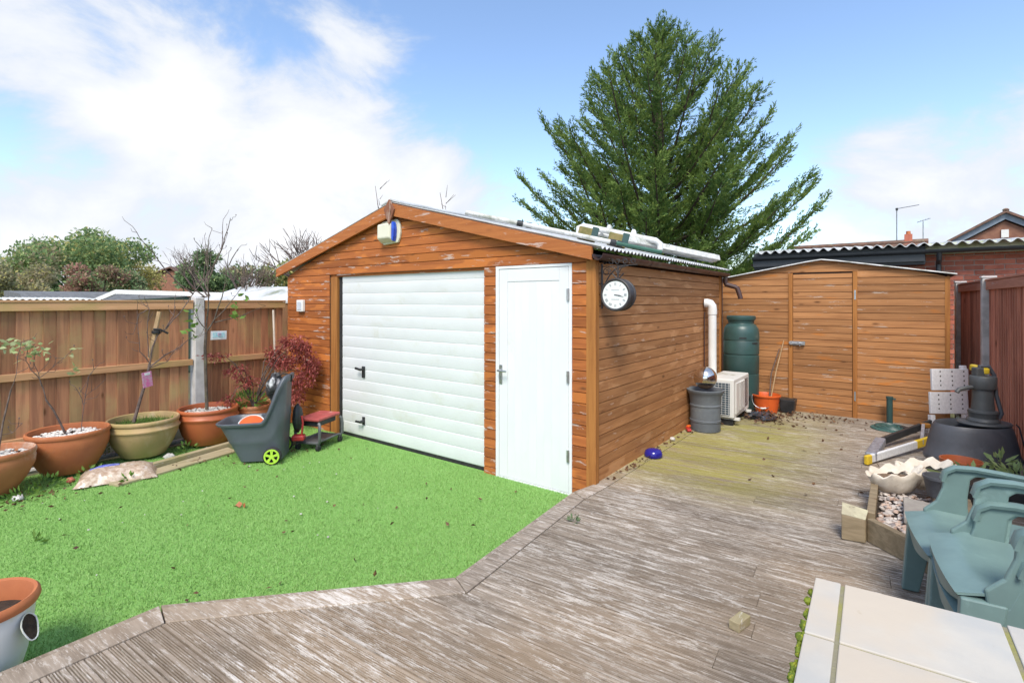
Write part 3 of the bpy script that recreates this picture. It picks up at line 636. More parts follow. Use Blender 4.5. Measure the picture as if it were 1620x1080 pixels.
# ------------------------------------------------------------------ pots along the fence
def pot(name, label, c, rt, rb, h, mat, soil=.07, belly=None, band=False, group='terracotta pots along the fence', peb=None):
    t = thing(name, label, 'pot', (*c, 0), group); bl = belly if belly else rt*.98
    pr = [(rb*.96,0),(rb,.01),(rb+(bl-rb)*.55,h*.3),(bl*.985,h*.62),(bl,h*.8),(rt*.955,h-.05),(rt*.96,h-.045)]
    if band: pr = pr[:4]+[(bl,h*.70),(bl+.012,h*.73),(bl+.012,h*.76),(bl,h*.79),(rt*.955,h-.05)]
    pr += [(rt*.985,h-.042),(rt,h-.025),(rt*.99,h-.008),(rt*.96,h),(rt*.92,h-.006),(rt*.905,h-.03),(rt*.88,h-soil-.02)]
    build(MB().lathe(pr, (*c,.03), 40, wob=.006), 'body', mat, t, smooth=45)
    n = 18; V = [(c[0],c[1],.03+h-soil+.02)]+[(c[0]+rt*.9*q*math.cos(a)+0, c[1]+rt*.9*q*math.sin(a), .03+h-soil+rnd.uniform(-.006,.012)) for q in (.5,1) for a in [2*math.pi*i/n for i in range(n)]]
    F = [(0,1+i,1+(i+1)%n) for i in range(n)]+[(1+i,1+n+i,1+n+(i+1)%n,1+(i+1)%n) for i in range(n)]
    build(MB().add(V,F), 'soil', M['soil'], t)
    if peb:
        m = MB()
        for i in range(int(peb*1.9)):
            a, q = rnd.uniform(0,6.28), rt*.8*math.sqrt(rnd.random()); s = rnd.uniform(.010,.02)
            m.lathe([(0,-.6*s),(s*.8,-.35*s),(s,.0),(s*.7,.45*s),(0,.6*s)], (c[0]+q*math.cos(a), c[1]+q*math.sin(a), .03+h-soil+.018), 6, sx=rnd.uniform(.8,1.4), rz=a)
        tag(build(m, 'pebbles', M['pebble'], t, smooth=60), kind='stuff')
    return t
pot('plant_pot', 'terracotta pot with whitened foot, cut off at the left edge', (-6.07,.80), .285, .15, .36, None or plain('terracotta pot, limed', (.45,.17,.07), (.38,.13,.055), 4, .8, bump=.12, dirt=(.62,.5,.4), dirt_amt=.75), peb=90)
pot('plant_pot', 'wide orange terracotta pot holding a leggy rose and white pebbles', (-6.34,1.36), .32, .2, .39, M['terracotta'], peb=150)
pot('plant_pot', 'pale mossy terracotta pot with grass round the sapling stem', (-6.37,1.98), .325, .2, .385, M['terracotta_pale'], band=True)
pot('plant_pot', 'glossy red terracotta pot in front of the concrete fence post', (-6.33,2.60), .31, .215, .40, M['terracotta_red'], band=True, peb=110)
pot('plant_pot', 'small terracotta pot behind the grey garden cart', (-6.42,3.16), .2, .14, .33, M['terracotta'])
# white strawberry pot, near left
t = thing('strawberry_pot', 'white painted strawberry pot with terracotta rim at the lawn corner', 'pot', (-3.13,.37,0))
g = NG('flaking white paint on terracotta'); P = g.shift(); f = g.noise(P, size=5, detail=8, rough=.65)
col = g.mix(g.rng(f, .5, .6, 0, .35), (.66,.68,.66), (.60,.58,.34)); col = g.mix(g.rng(g.noise(P, size=14, detail=8), .68, .72), col, (.12,.10,.08)); pw = g.done(col, .6)
body = MB().lathe([(.125,0),(.13,.01),(.16,.12),(.18,.25),(.187,.33),(.185,.335),(.175,.335)], (-3.13,.37,.0), 40, c1=False)
build(body, 'body', pw, t, smooth=45)
build(MB().lathe([(.180,.322),(.197,.328),(.203,.343),(.2,.362),(.19,.372),(.178,.366),(.172,.345),(.165,.28),(0,.27)], (-3.13,.37,0), 40, c0=False), 'rim', M['terracotta'], t, smooth=45)
build(MB().lathe([(0,.283),(.166,.281)], (-3.13,.37,0), 24), 'soil', M['soil'], t)
for an, zz in ((-.42,.13),(.75,.25)):
    dx, dy = math.cos(an), math.sin(an); rr = .163 if zz < .2 else .178; cx, cy = -3.13+dx*rr, .37+dy*rr; m = MB(); ring = []
    pts = [Vector((cx,cy,zz))+Vector((-dy,dx,0))*.038*math.cos(a)*(1+.1*math.sin(3*a))+Vector((dx,dy,0))*(.012+.018*(1-math.sin(a)))+Vector((0,0,1))*.055*math.sin(a) for a in [2*math.pi*i/16 for i in range(17)]]
    m.tube(pts, .003, 6); pk = build(m, 'pocket', pw, t, smooth=True)
    build(MB().add([tuple(p+Vector((-dx,-dy,0))*.004) for p in pts[:16]], [tuple(range(16))]), 'pocket_soil', M['soil'], pk, fix=False)
# ------------------------------------------------------------------ saplings, rose, shrub
def sapling(name, label, base, br, mat, r0, leaves=None, group='potted saplings', extra=None):
    t = thing(name, label, 'sapling', base, group)
    m = MB(); twigs(m, jit(br[0], .004), r0, r0*.75, 8); build(m, 'trunk', mat, t, smooth=True)
    for b in br[1:]:
        m = MB(); p = jit([(x+rnd.uniform(-.01,.01),y,z) for x,y,z in b], .008); p[0] = b[0]; rb = r0*(.5 if len(b) > 4 else .34)
        fin = [Vector(p[0])]
        for a, c in zip(p, p[1:]):
            for q in (.5,1): fin.append(Vector(a).lerp(Vector(c), q)+Vector([rnd.uniform(-.006,.006) for _ in range(3)]))
        twigs(m, fin, rb, .0022, 6)
        for i in range(2, len(fin)):      # spurs and buds
            if rnd.random() < .75:
                d = Vector((rnd.uniform(-1,1),rnd.uniform(-1,1),rnd.uniform(-.1,1))).normalized(); l_ = rnd.uniform(.02,.12)
                q0 = fin[i]; q1 = q0+d*l_; q2 = q1+Vector((d.x*.4,d.y*.4,.6)).normalized()*l_*.5; m.tube([q0,q1,q2], [.0028,.0022,.0012], 5)
                if rnd.random() < .5: m.lathe([(0,0),(.006,.006),(.004,.016),(0,.022)], q2, 5)
        build(m, 'branch', mat, t, smooth=True)
    if leaves:
        P, D = leaves; P = np.array(P); n = 7; PP = np.repeat(P, n, 0)+NR.normal(size=(len(P)*n,3))*.035
        V, F = leafquads(PP, NR.normal(size=PP.shape)*[1,1,.4], D[0], D[1]); tag(raw('leaves', V, F, D[2], t), kind='stuff')
    return t
X1 = -6.37; X2 = -6.33
def pl(x, s): return [(x,*q) for q in s]
s1 = sapling('sapling', 'bare dark sapling with pink tag growing in the pale pot', (X1,1.883,.36), [pl(X1,[(1.883,.34),(1.95,.605),(2.007,.824),(2.036,.976)]),
  pl(X1,[(2.036,.976),(2.053,1.143),(2.112,1.275),(2.183,1.347),(2.325,1.509),(2.453,1.722),(2.565,1.897),(2.674,2.092),(2.758,2.246),(2.829,2.425)]), pl(X1,[(2.758,2.246),(2.772,2.434),(2.779,2.6)]), pl(X1,[(2.565,1.897),(2.592,2.197),(2.578,2.377)]),
  pl(X1,[(2.036,.976),(1.95,1.118),(1.922,1.285),(1.922,1.537)]), pl(X1,[(2.024,1.044),(2.019,1.28),(2.024,1.549),(2.013,1.63)]), pl(X1,[(2.036,.942),(2.183,1.065),(2.325,1.137),(2.42,1.223),(2.498,1.233)]), pl(X1,[(2.036,.929),(2.202,.98),(2.294,1.125)]),
  pl(X1,[(2.183,1.347),(2.263,1.476),(2.281,1.685)]), pl(X1,[(2.46,1.72),(2.325,1.826),(2.183,1.994),(2.053,2.17),(1.95,2.296),(1.872,2.407)]), pl(X1,[(2.012,1.55),(1.93,1.5),(1.9,1.3)])], M['twig'], .017)
s2 = sapling('sapling', 'taller grey sapling with a few green leaves in the red pot', (X2,2.584,.42), [pl(X2,[(2.584,.40),(2.57,.816),(2.564,1.107),(2.577,1.287)]),
  pl(X2,[(2.577,1.287),(2.597,1.541),(2.59,1.832),(2.584,2.159),(2.597,2.378),(2.638,2.477)]), pl(X2,[(2.577,1.287),(2.665,1.43),(2.735,1.687),(2.791,1.949),(2.827,2.213)]), pl(X2,[(2.594,1.86),(2.679,2.092),(2.749,2.244),(2.798,2.42),(2.842,2.59),(2.863,2.63)]),
  pl(X2,[(2.57,1.324),(2.491,1.435),(2.432,1.543)]), pl(X2,[(2.665,1.43),(2.784,1.553),(2.907,1.703),(3.004,1.88)]), pl(X2,[(2.59,2.123),(2.53,2.22),(2.491,2.296)]), pl(X2,[(2.665,1.393),(2.966,1.459),(3.276,1.586)]), pl(X2,[(2.827,2.063),(2.907,2.219),(2.966,2.315)])],
  M['bark'], .02, ([(X2,2.45,1.55),(X2,2.42,1.35),(X2,2.9,1.55),(X2,2.95,1.68),(X2,2.44,1.22),(X2,2.86,1.45)], (.075,.05,M['weed'])))
s3 = sapling('rose_bush', 'leggy rose with a few pale leaves in the wide orange pot', (-6.36,1.33,.36), [pl(-6.36,[(1.345,.36),(1.311,.465),(1.256,.606),(1.2,.73)]), pl(-6.36,[(1.2,.73),(1.153,.917),(1.101,1.011),(1.067,1.101),(1.08,1.22)]), pl(-6.36,[(1.17,.85),(1.153,.976),(1.123,1.067),(1.127,1.22)]),
  pl(-6.36,[(1.153,.929),(1.211,.981),(1.279,1.051),(1.381,1.163)]), pl(-6.36,[(1.457,.36),(1.476,.63),(1.486,.721),(1.59,.788)]), pl(-6.36,[(1.476,.63),(1.443,.746),(1.409,.812)]), pl(-6.36,[(1.486,.7),(1.516,.9),(1.59,1.021)])], M['twig'], .010,
  ([(-6.36,.96,1.255),(-6.36,1.03,1.24),(-6.36,1.06,1.2),(-6.36,1.1,1.24),(-6.36,1.13,1.23),(-6.36,1.16,1.15),(-6.36,1.15,1.2),(-6.36,1.38,1.15),(-6.36,1.09,1.17),(-6.36,1.40,.99)], (.062,.034,M['rose'])), 'potted shrubs')
s3['category'] = 'rose bush'
s4 = sapling('rose_bush', 'thin bare stems rising from the pot at the left edge', (-6.12,.85,.36), [pl(-6.12,[(.85,.36),(.88,.6),(.927,.88)]), pl(-6.12,[(.927,.88),(.956,1.019),(.976,1.161),(.981,1.276)]), pl(-6.12,[(.87,.5),(.947,.505),(1.01,.579)])], M['twig'], .008, ([(-6.12,.98,1.27),(-6.12,.9,1.25)], (.06,.03,M['rose'])), 'potted shrubs')
s4['category'] = 'rose bush'
# maroon leaved shrub
AB = (-6.42,3.16,.32); sh = thing('shrub', 'maroon leaved drooping shrub against the garage wall and fence', 'shrub', AB)
CL = [(-6.05,3.45,1.12,.16,.12,.09),(-5.93,3.52,.98,.15,.1,.13),(-6.12,3.40,.88,.17,.12,.09),(-5.86,3.56,.74,.12,.09,.15),(-6.0,3.5,.62,.14,.1,.13),(-5.82,3.6,.86,.1,.08,.12),(-6.0,3.46,.46,.12,.1,.1),
      (-6.42,2.72,.99,.07,.14,.05),(-6.4,2.95,.80,.08,.12,.07),(-6.36,3.05,.66,.1,.13,.07),(-6.35,3.45,.86,.1,.13,.06),(-6.36,2.86,.46,.07,.11,.06),(-6.28,3.35,1.0,.1,.1,.06),(-5.9,3.5,1.1,.1,.1,.1)]
for c in CL:
    m = MB(); a = Vector(AB); b = Vector(c[:3]); mid = a.lerp(b, .5)+Vector((0,0,.22)); twigs(m, [a, a.lerp(mid,.5)+Vector((rnd.uniform(-.04,.04),rnd.uniform(-.04,.04),.06)), mid, mid.lerp(b,.55)+Vector((0,0,.05)), b], .008, .003, 6); build(m, 'branch', M['twig'], sh, smooth=True)
P, d = clumps(CL, 3300, 1.2, .1); D = d*[.6,.6,.2]+np.array([.0,-.1,-.55])+NR.normal(size=P.shape)*.5
P[:,1] = np.minimum(P[:,1], 3.70)
V, F = leafquads(P, D, .052, .017); tag(raw('leaves', V, F, M['acer'], sh), kind='stuff')
P, d = clumps([(-6.40,3.1,.42,.2,.2,.08)], 160); V, F = leafquads(P, d+[0,0,.4], .07, .02); tag(build(MB().add(V.tolist(), F.tolist()), 'weeds', M['weed'], fix=False), 'green weeds growing in the small pot under the maroon shrub', 'weeds', kind='stuff')
# grass in the pale pot, weeds round the pots
P = np.stack([NR.normal(0,.15,700)-6.37, NR.normal(0,.15,700)+1.98, np.full(700,.345)], 1); P = P[np.hypot(P[:,0]+6.37,P[:,1]-1.98) < .28]
V, F = blades(P, .06, .008, .05); tag(raw('pot_grass', V, F, M['weed']), 'tufts of grass filling the pale mossy pot', 'grass', kind='stuff')
# ------------------------------------------------------------------ tags, stake, pole
t = thing('wooden_stake', 'short wooden stake strapped to the dark sapling with black band', 'stake', (-6.40,2.047,1.0)); build(MB().tube([(-6.40,2.047,1.03),(-6.40,2.088,1.276),(-6.40,2.136,1.527)], .024, 8), 'stake', M['stake'], t, smooth=True)
build(MB().lathe([(.032,0),(.04,.006),(.04,.03),(.034,.036)], (-6.395,2.10,1.29), 14), 'strap', M['rubber'], t, smooth=True); build(MB().tube([(-6.38,2.07,1.34),(-6.36,2.13,1.335),(-6.35,2.2,1.29)], .012, 6), 'buckle', M['rubber'], t)
t = thing('plant_tag', 'pink plant label hanging on the dark sapling', 'plant tag', (-6.33,1.99,.73)); build(MB().box((-6.33,2.0,.815), (.004,.105,.16), rz=.5, m=Matrix.Rotation(.35,3,'Z')@Matrix.Rotation(.12,3,'X')), 'card', M['petal'], t); build(MB().box((-6.3275,2.0,.875), (.004,.06,.025), m=Matrix.Rotation(.35,3,'Z')@Matrix.Rotation(.12,3,'X')), 'print', M['card'], t); build(MB().tube([(-6.33,2.0,.88),(-6.345,2.015,.93)], .002, 5), 'tie', M['rubber'], t)
t = thing('plant_tag', 'white and aqua plant label with pink flower on the grey sapling', 'plant tag', (-6.30,2.70,1.19)); Rz = Matrix.Rotation(.25,3,'Z')@Matrix.Rotation(-.03,3,'X'); build(MB().box((-6.30,2.70,1.245), (.004,.2,.1), m=Rz), 'card', M['card'], t, bevel=.001); build(MB().box((-6.2975,2.70,1.25), (.004,.15,.06), m=Rz), 'print', M['aqua'], t)
m = MB()
for a in range(6): m.lathe([(0,0),(.012,.003),(0,.006)], (-6.292,2.705+.016*math.cos(a*1.05),1.25+.016*math.sin(a*1.05)), 6)
build(m, 'flower', M['petal'], t); build(MB().tube([(-6.30,2.64,1.28),(-6.32,2.60,1.3)], .002, 5), 'tie', M['rubber'], t)
tag(build(MB().tube([(-6.20,3.36,0),(-6.42,3.44,.8),(-6.60,3.51,1.52)], .014, 10), 'broom_handle', M['pale_stick'], smooth=True), 'pale wooden pole leaning on the fence behind the cart', 'pole')
# ------------------------------------------------------------------ garden cart
E_ = Vector((.68,.73,0)).normalized(); Lt = Vector((-E_.y,E_.x,0)); O_ = Vector((-5.27,2.40,0))
def cp(s, l, z): return tuple(O_+E_*s+Lt*l+Vector((0,0,z)))
cart = thing('garden_cart', 'dark grey plastic garden cart with lime green wheels on the lawn', 'garden cart', cp(.2,.2,0))
def rr_loop(s0, s1, l0, l1, rad, n=10, l0b=None, l1b=None):
    pts = []
    for cx, cy, a0 in ((s1-rad, l1-rad, 0), (s0+rad, l1-rad, 90), (s0+rad, l0+rad, 180), (s1-rad, l0+rad, 270)):
        for i in range(n): a = R(a0+90*i/(n-1)); pts.append((cx+rad*math.cos(a), cy+rad*math.sin(a)))
    # subdivide the straight sides
    out = []
    for i, p in enumerate(pts):
        q = pts[(i+1) % len(pts)]; out.append(p); dl = math.dist(p, q)
        for k_ in range(1, int(dl/.03)+1): t_ = k_/(int(dl/.03)+1); out.append((p[0]+(q[0]-p[0])*t_, p[1]+(q[1]-p[1])*t_))
    return out
N_ = 96
def resample(pts, n=N_):
    P = [Vector((*p,0)) for p in pts]+[Vector((*pts[0],0))]; L = [0]
    for a, b in zip(P, P[1:]): L.append(L[-1]+(b-a).length)
    out = []; j = 0
    for i in range(n):
        t_ = L[-1]*i/n
        while L[j+1] < t_: j += 1
        k_ = (t_-L[j])/max(L[j+1]-L[j],1e-9); out.append(P[j].lerp(P[j+1], k_))
    return out
rim = resample(rr_loop(-.18,.47,0,.46,.12)); bot = resample(rr_loop(.03,.43,.05,.41,.06))
def zr(s): 
    t_ = min(max((s-.24)/.23,0),1); return .415+.02*max(s+.18,0)+.45*t_*t_*(3-2*t_)
def ring(k_, off, extra=0):
    r = []
    for a, b in zip(bot, rim):
        s, l = a.x+(b.x-a.x)*k_, a.y+(b.y-a.y)*k_
        zt = zr(b.x); z = .025+(zt-.025)*k_
        nar = max(0, (z-.5)/.4)*.22; l = .23+(l-.23)*(1-nar)
        c = Vector((.17,.23)); v = Vector((s,l))-c; f = 1-off/max(v.length,.05); s, l = c.x+v.x*f, c.y+v.y*f
        r.append(cp(s, l, z+extra))
    return r
m = MB(); rings = [ring(0,0)]+[ring(k_,0) for k_ in (.25,.45)]+[ring(.5,-.006)]+[ring(k_,0) for k_ in (.56,.75,.93)]+[ring(.93,-.022),ring(.985,-.026),ring(1,-.018),ring(1,0,.003),ring(1,.012,-.004)]+[ring(k_,.014) for k_ in (.8,.5,.2,.08)]
V = [p for r in rings for p in r]; F = []
for i in range(len(rings)-1):
    for j in range(N_): F.append((i*N_+j, i*N_+(j+1)%N_, (i+1)*N_+(j+1)%N_, (i+1)*N_+j))
F += [tuple(range(N_))[::-1], tuple(range((len(rings)-1)*N_, len(rings)*N_))]
build(m.add(V,F), 'tub', M['cart'], cart, smooth=50)
for lo in (-.012,.455):
    def ring3(r, l, k_=24): return [Vector(cp(.36+r*math.cos(2*math.pi*i/k_), l, .088+r*math.sin(2*math.pi*i/k_))) for i in range(k_)]
    m = MB(); Rg = [ring3(.062,lo-.018),ring3(.075,lo-.02),ring3(.088,lo-.012),ring3(.088,lo+.016),ring3(.07,lo+.022)]
    V = [p for r in Rg for p in r]; F = [(i*24+j, i*24+(j+1)%24, (i+1)*24+(j+1)%24, (i+1)*24+j) for i in range(4) for j in range(24)]+[tuple(range(96,120))]
    wh = build(m.add(V,F), 'wheel', M['rubber'], cart, smooth=40)
    m = MB()
    for r0, r1 in ((.058,.074),(.0,.022)):
        a, b = ring3(max(r0,.001),lo-.02), ring3(r1,lo-.02); a2, b2 = ring3(max(r0,.001),lo-.026), ring3(r1,lo-.026)
        V = a+b+a2+b2; F = []
        for j in range(24):
            k2 = (j+1)%24; F += [(48+j,48+k2,72+k2,72+j),(24+j,24+k2,72+k2,72+j),(j,k2,48+k2,48+j)]
        m.add(V,F)
    for q in range(5):
        a = 2*math.pi*q/5+.3; u = Vector((math.cos(a),math.sin(a))); pv = Vector((-u.y,u.x)); pts = []
        for rr_, ww in ((.018,.013),(.062,.019)):
            for sg in (-1,1):
                v2 = u*rr_+pv*ww*sg*.75; pts.append((.36+v2.x, .088+v2.y))
        pts = [pts[0],pts[1],pts[3],pts[2]]; m.hexa([cp(s_,lo-.019,z_) for s_,z_ in pts]+[cp(s_,lo-.0245,z_) for s_,z_ in pts])
    build(m, 'hub', M['lime'], wh)
build(MB().tube([cp(.36,-.02,.088),cp(.36,.43,.088)], .012, 8), 'axle', M['steel'], cart)
# things in and on the cart
t = thing('frisbee', 'orange disc with white rim lying in the garden cart', 'frisbee', cp(.14,.2,.3)); Md = Matrix.Translation(cp(.09,.24,.36))@Vector((.45,-.30,.8)).normalized().to_track_quat('Z','Y').to_matrix().to_4x4()@Matrix.Scale(.95,4)
def xf(mb, Mx): mb.v = [tuple(Mx@Vector(p)) for p in mb.v]; return mb
build(xf(MB().lathe([(0,.012),(.10,.012),(.125,.006),(.125,-.004),(0,-.006)], n=32), Md), 'disc', M['orange_pl'], t, smooth=40)
build(xf(MB().lathe([(.124,-.006),(.134,-.004),(.136,.006),(.128,.014),(.122,.008),(.124,-.006)], n=32), Md), 'rim', M['white_pl'], t, smooth=40)
def lump(c, s, seed, n=16, k_=12, amp=.16):
    r = random.Random(seed); ph = [r.uniform(0,6.28) for _ in range(8)]; m = MB(); V = []; F = []
    for i in range(k_+1):
        th = math.pi*i/k_
        for j in range(n):
            a = 2*math.pi*j/n; q = 1+amp*(math.sin(3*a+ph[0])*math.sin(2*th+ph[1])+.7*math.sin(5*a+ph[2]+3*th)+.5*math.sin(7*th+ph[3]+2*a))
            V.append((c[0]+s[0]*q*math.sin(th)*math.cos(a), c[1]+s[1]*q*math.sin(th)*math.sin(a), c[2]+s[2]*q*math.cos(th)))
    for i in range(k_):
        for j in range(n): F.append((i*n+j, i*n+(j+1)%n, (i+1)*n+(j+1)%n, (i+1)*n+j))
    return m.add(V,F)
t = thing('shopping_bag', 'black and white patterned bag hung over the cart handle', 'bag', cp(.42,.2,.66)); build(lump(cp(.335,.19,.745), (.085,.085,.135), 3, 26, 22, .11), 'bag', M['cloth'], t, smooth=60)
build(MB().tube([cp(.33,.16,.84),cp(.42,.16,.89),cp(.50,.18,.87),cp(.49,.2,.80)], .008, 6), 'strap', M['rubber'], t, smooth=True)
t = thing('garden_sprayer', 'red and black tool standing behind the garden cart', 'garden tool', cp(.58,.33,0)); build(lump(cp(.50,.44,.36), (.05,.06,.15), 5, 14, 10, .06), 'tank', M['black_pl'], t, smooth=60)
build(MB().tube([cp(.52,.38,.13),cp(.56,.37,.2),cp(.57,.37,.32),cp(.56,.37,.40)], .011, 8), 'handle', M['red_pl'], t, smooth=True); build(MB().box(cp(.52,.40,.16), (.13,.10,.06), rz=.8), 'foot', M['red_pl'], t, bevel=.015)
# ------------------------------------------------------------------ seat on wheels
a1 = Vector((-.36,.93,0)).normalized(); a2 = Vector((-.93,-.36,0)).normalized(); Oc = Vector((-5.255,3.335,0))
def tp(s, l, z): return tuple(Oc+a1*s+a2*l+Vector((0,0,z)))
tr = thing('kneeler_stool', 'wheeled garden kneeler seat with faded red pad by the garage door', 'kneeler stool', tuple(Oc)); rzt = math.atan2(a1.y,a1.x)
build(MB().box(tp(0,0,.335), (.40,.27,.035), rz=rzt), 'pad', M['red_pad'], tr, bevel=.012)
build(MB().box(tp(0,0,.285), (.33,.2,.06), rz=rzt), 'seat_box', M['black_pl'], tr, bevel=.01)
for s in (-.19,.19):
    m = MB().tube([tp(s,-.13,.30),tp(s*1.06,-.15,.28),tp(s*1.1,-.155,.22),tp(s*1.1,-.155,.11),tp(s*1.05,-.14,.085),tp(s*1.0,0,.08),tp(s*1.05,.14,.085),tp(s*1.1,.155,.11),tp(s*1.1,.155,.22),tp(s*1.06,.15,.28),tp(s,.13,.30)], .017, 8); build(m, 'frame_hoop', M['grey_tube'], tr, smooth=True)
build(MB().box(tp(0,0,.085), (.36,.24,.012), rz=rzt), 'tray', M['grey_tube'], tr, bevel=.003)
for l in (-.125,.125): build(MB().tube([tp(-.19,l,.095),tp(.19,l,.095)], .012, 8), 'tray_rail', M['grey_tube'], tr, smooth=True)
for s in (-.2,.2):
    for l in (-.13,.13):
        cst = build(MB().tube([tp(s-.0,l-.014,.033),tp(s,l+.014,.033)], .033, 14), 'castor', M['rubber'], tr, smooth=35)
        build(MB().bx(-.01,.01,-.018,.018,0,.05), 'fork', M['grey_tube'], cst, origin=(0,0,0)).location = (0,0,.04)
# ------------------------------------------------------------------ planks, compost bag, litter on the lawn
tag(build(MB().hexa([(-5.70,1.70,.0),(-5.76,1.66,.0),(-5.98,2.68,.0),(-5.92,2.70,.0),(-5.70,1.70,.075),(-5.76,1.66,.075),(-5.98,2.68,.075),(-5.92,2.70,.075)]), 'timber_plank', M['plank'], bevel=.006), 'pale timber batten lying on edge beside the pots', 'plank', 'planks on the lawn edge')
tag(build(MB().hexa([(-5.50,1.52,.0),(-5.62,1.48,.0),(-5.90,2.62,.0),(-5.72,2.64,.0),(-5.50,1.52,.022),(-5.62,1.48,.03),(-5.90,2.62,.035),(-5.72,2.64,.024)]), 'timber_plank', M['plank'], bevel=.004), 'flat splintered plank in front of the pale batten', 'plank', 'planks on the lawn edge')
tag(build(MB().box((-5.55,3.25,.03), (.6,.16,.05), rz=1.0), 'timber_plank', M['timber'], bevel=.006), 'grey sleeper offcut between the cart and wheeled seat', 'plank')
bagc = Vector((-5.78,1.60,0)); bt = thing('compost_bag', 'half full clear compost bag with blue print slumped by the pots', 'bag', tuple(bagc))
gb = []; ux = Vector((.35,.94,0)).normalized(); uy = Vector((-ux.y,ux.x,0))
for i in range(17):
    row = []
    for j in range(13):
        a, b = i/8-1, j/6-1; hh = .095*max(0,(1-abs(a)**4))**.6*max(0,(1-abs(b)**4))**.6+.010*math.sin(a*9+b*5)*math.cos(b*8)+.008*abs(math.sin(a*7-b*6+1))*(1-abs(b))
        row.append(bagc+ux*a*.29*(1+.05*abs(b)**3)+uy*b*.19*(1+.06*abs(a)**3)+Vector((0,0,.014+max(hh,0))))
    gb.append(row)
build(MB().sheet(gb, .006), 'bag', M['bag'], bt, smooth=70)
build(MB().sheet([[p+Vector((0,0,.005)) for p in r[7:12]] for r in gb[2:9]], .003), 'print', M['bag_blue'], bt, smooth=70)
def stone(c, s, mat, label, seed, cat='stone', group='stones round the pots'): return tag(build(lump(c, s, seed, 9, 6, .12), cat.replace(' ','_'), mat, smooth=25), label, cat, group)
stone((-6.0,1.30,.02), (.045,.03,.025), M['brick'], 'broken brick piece at the foot of the wide orange pot', 4, 'brick piece')
stone((-5.80,.92,.02), (.06,.04,.025), M['concrete'], 'pale block propping the pot at the left edge', 8)
stone((-6.0,2.45,.02), (.06,.05,.03), M['concrete'], 'flat pale stone under the red pot', 12)
stone((-5.95,2.86,.04), (.05,.05,.06), M['clam'], 'white ornament stone between the red pot and cart', 15)
stone((-6.08,2.12,.02), (.06,.05,.03), M['concrete'], 'pale stone between the mossy pot and red pot', 18)
def scatter(name, label, cat, P, size, mat, flat=.25, parent=None):
    D = NR.normal(size=P.shape)*[1,1,flat]; V, F = leafquads(P, D, size, size*.6); return tag(raw(name, V, F, mat, parent), label, cat, kind='stuff')
P = np.stack([NR.normal(-5.75,.16,170), NR.uniform(.7,2.9,170), NR.uniform(.012,.03,170)], 1); P2 = np.stack([NR.uniform(-5.6,-2.4,50), NR.uniform(.9,3.6,50), NR.uniform(.018,.024,50)], 1)
P2 = P2[inside(P2[:,:2], lawn_poly)]; P3 = np.stack([NR.normal(-5.35,.16,60), NR.normal(2.9,.3,60), NR.uniform(.015,.025,60)], 1)
scatter('dead_leaves', 'brown dead leaves scattered along the edge of the lawn', 'dead leaves', np.concatenate([P,P2,P3]), .035, M['dead'])
P, d = clumps([(-5.92,1.12,.05,.1,.1,.06),(-5.95,1.42,.05,.08,.1,.05),(-5.8,.95,.03,.12,.12,.04),(-6.1,2.3,.05,.06,.1,.06),(-5.55,1.62,.03,.06,.06,.04),(-4.66,.83,.02,.04,.04,.03),(-6.5,1.7,.2,.06,.1,.15),(-6.5,2.9,.2,.1,.12,.2)], 420); P[:,2] = np.abs(P[:,2])
V, F = leafquads(P, d+[0,0,.5], .05, .022); tag(raw('weeds', V, F, M['weed']), 'small green weeds growing at the feet of the pots', 'weeds', kind='stuff')
for (x,y), lab in (((-4.17,1.97),'curled orange leaf lying alone on the lawn'),):
    V, F = leafquads(np.array([[x,y,.025]]*3)+NR.normal(size=(3,3))*.008, NR.normal(size=(3,3))*[1,1,.2], .06, .04); tag(raw('fallen_leaf', V, F, plain('orange leaf', (.5,.16,.06))), lab, 'leaf')
m = MB()
for i in range(26):
    x, y = rnd.uniform(-5.6,-3.0), rnd.uniform(.9,3.0); s = rnd.uniform(.004,.009); m.lathe([(0,0),(s,.3*s),(s*.8,s),(0,1.2*s)], (x,y,.016), 6)
tag(build(m, 'pale_chips', M['pebble']), 'tiny white stone chips sprinkled on the lawn', 'stone chips', kind='stuff')
# ------------------------------------------------------------------ things on the garage walls
t = thing('alarm_box', 'cream alarm siren box with blue lens under the garage apex', 'alarm box', (-4.5,3.74,2.29))
ax, az, ay = -4.52, 2.41, GY0
m = MB().prism([(-.155,.10),(-.12,.12),(.10,.135),(.15,.12),(.175,.06),(.18,-.02),(.165,-.08),(.14,-.125),(-.10,-.14),(-.15,-.09),(-.165,0)], (ax,ay-.002,az), (1,0,0), (0,0,1), (0,-.03,0)); build(m, 'back_plate', M['cream_pl'], t, bevel=.008)
m = MB().hexa([(ax-.14,ay-.032,az-.125),(ax+.10,ay-.032,az-.125),(ax+.11,ay-.032,az+.11),(ax-.14,ay-.032,az+.10),(ax-.13,ay-.10,az-.075),(ax+.075,ay-.10,az-.075),(ax+.08,ay-.10,az+.085),(ax-.125,ay-.10,az+.08)]); build(m, 'cover', M['cream_pl'], t, bevel=.014)
m = MB().prism([(.088,-.09),(.112,-.115),(.128,-.06),(.134,.01),(.126,.075),(.108,.105),(.09,.085)], (ax,ay-.033,az), (1,0,0), (0,0,1), (0,-.05,0)); build(m, 'lens', M['blue_lens'], t, bevel=.008)
t = thing('wall_box', 'small white junction box on the garage front by the fence', 'wall box', (-6.32,3.74,1.49)); build(MB().bx(-6.395,-6.25,GY0-.045,GY0-.002,1.50,1.655), 'case', M['white_pl'], t, bevel=.008); build(MB().bx(-6.37,-6.275,GY0-.05,GY0-.0455,1.525,1.63), 'cover', plain('pale blue grey plastic', (.66,.7,.76)), t, bevel=.002)
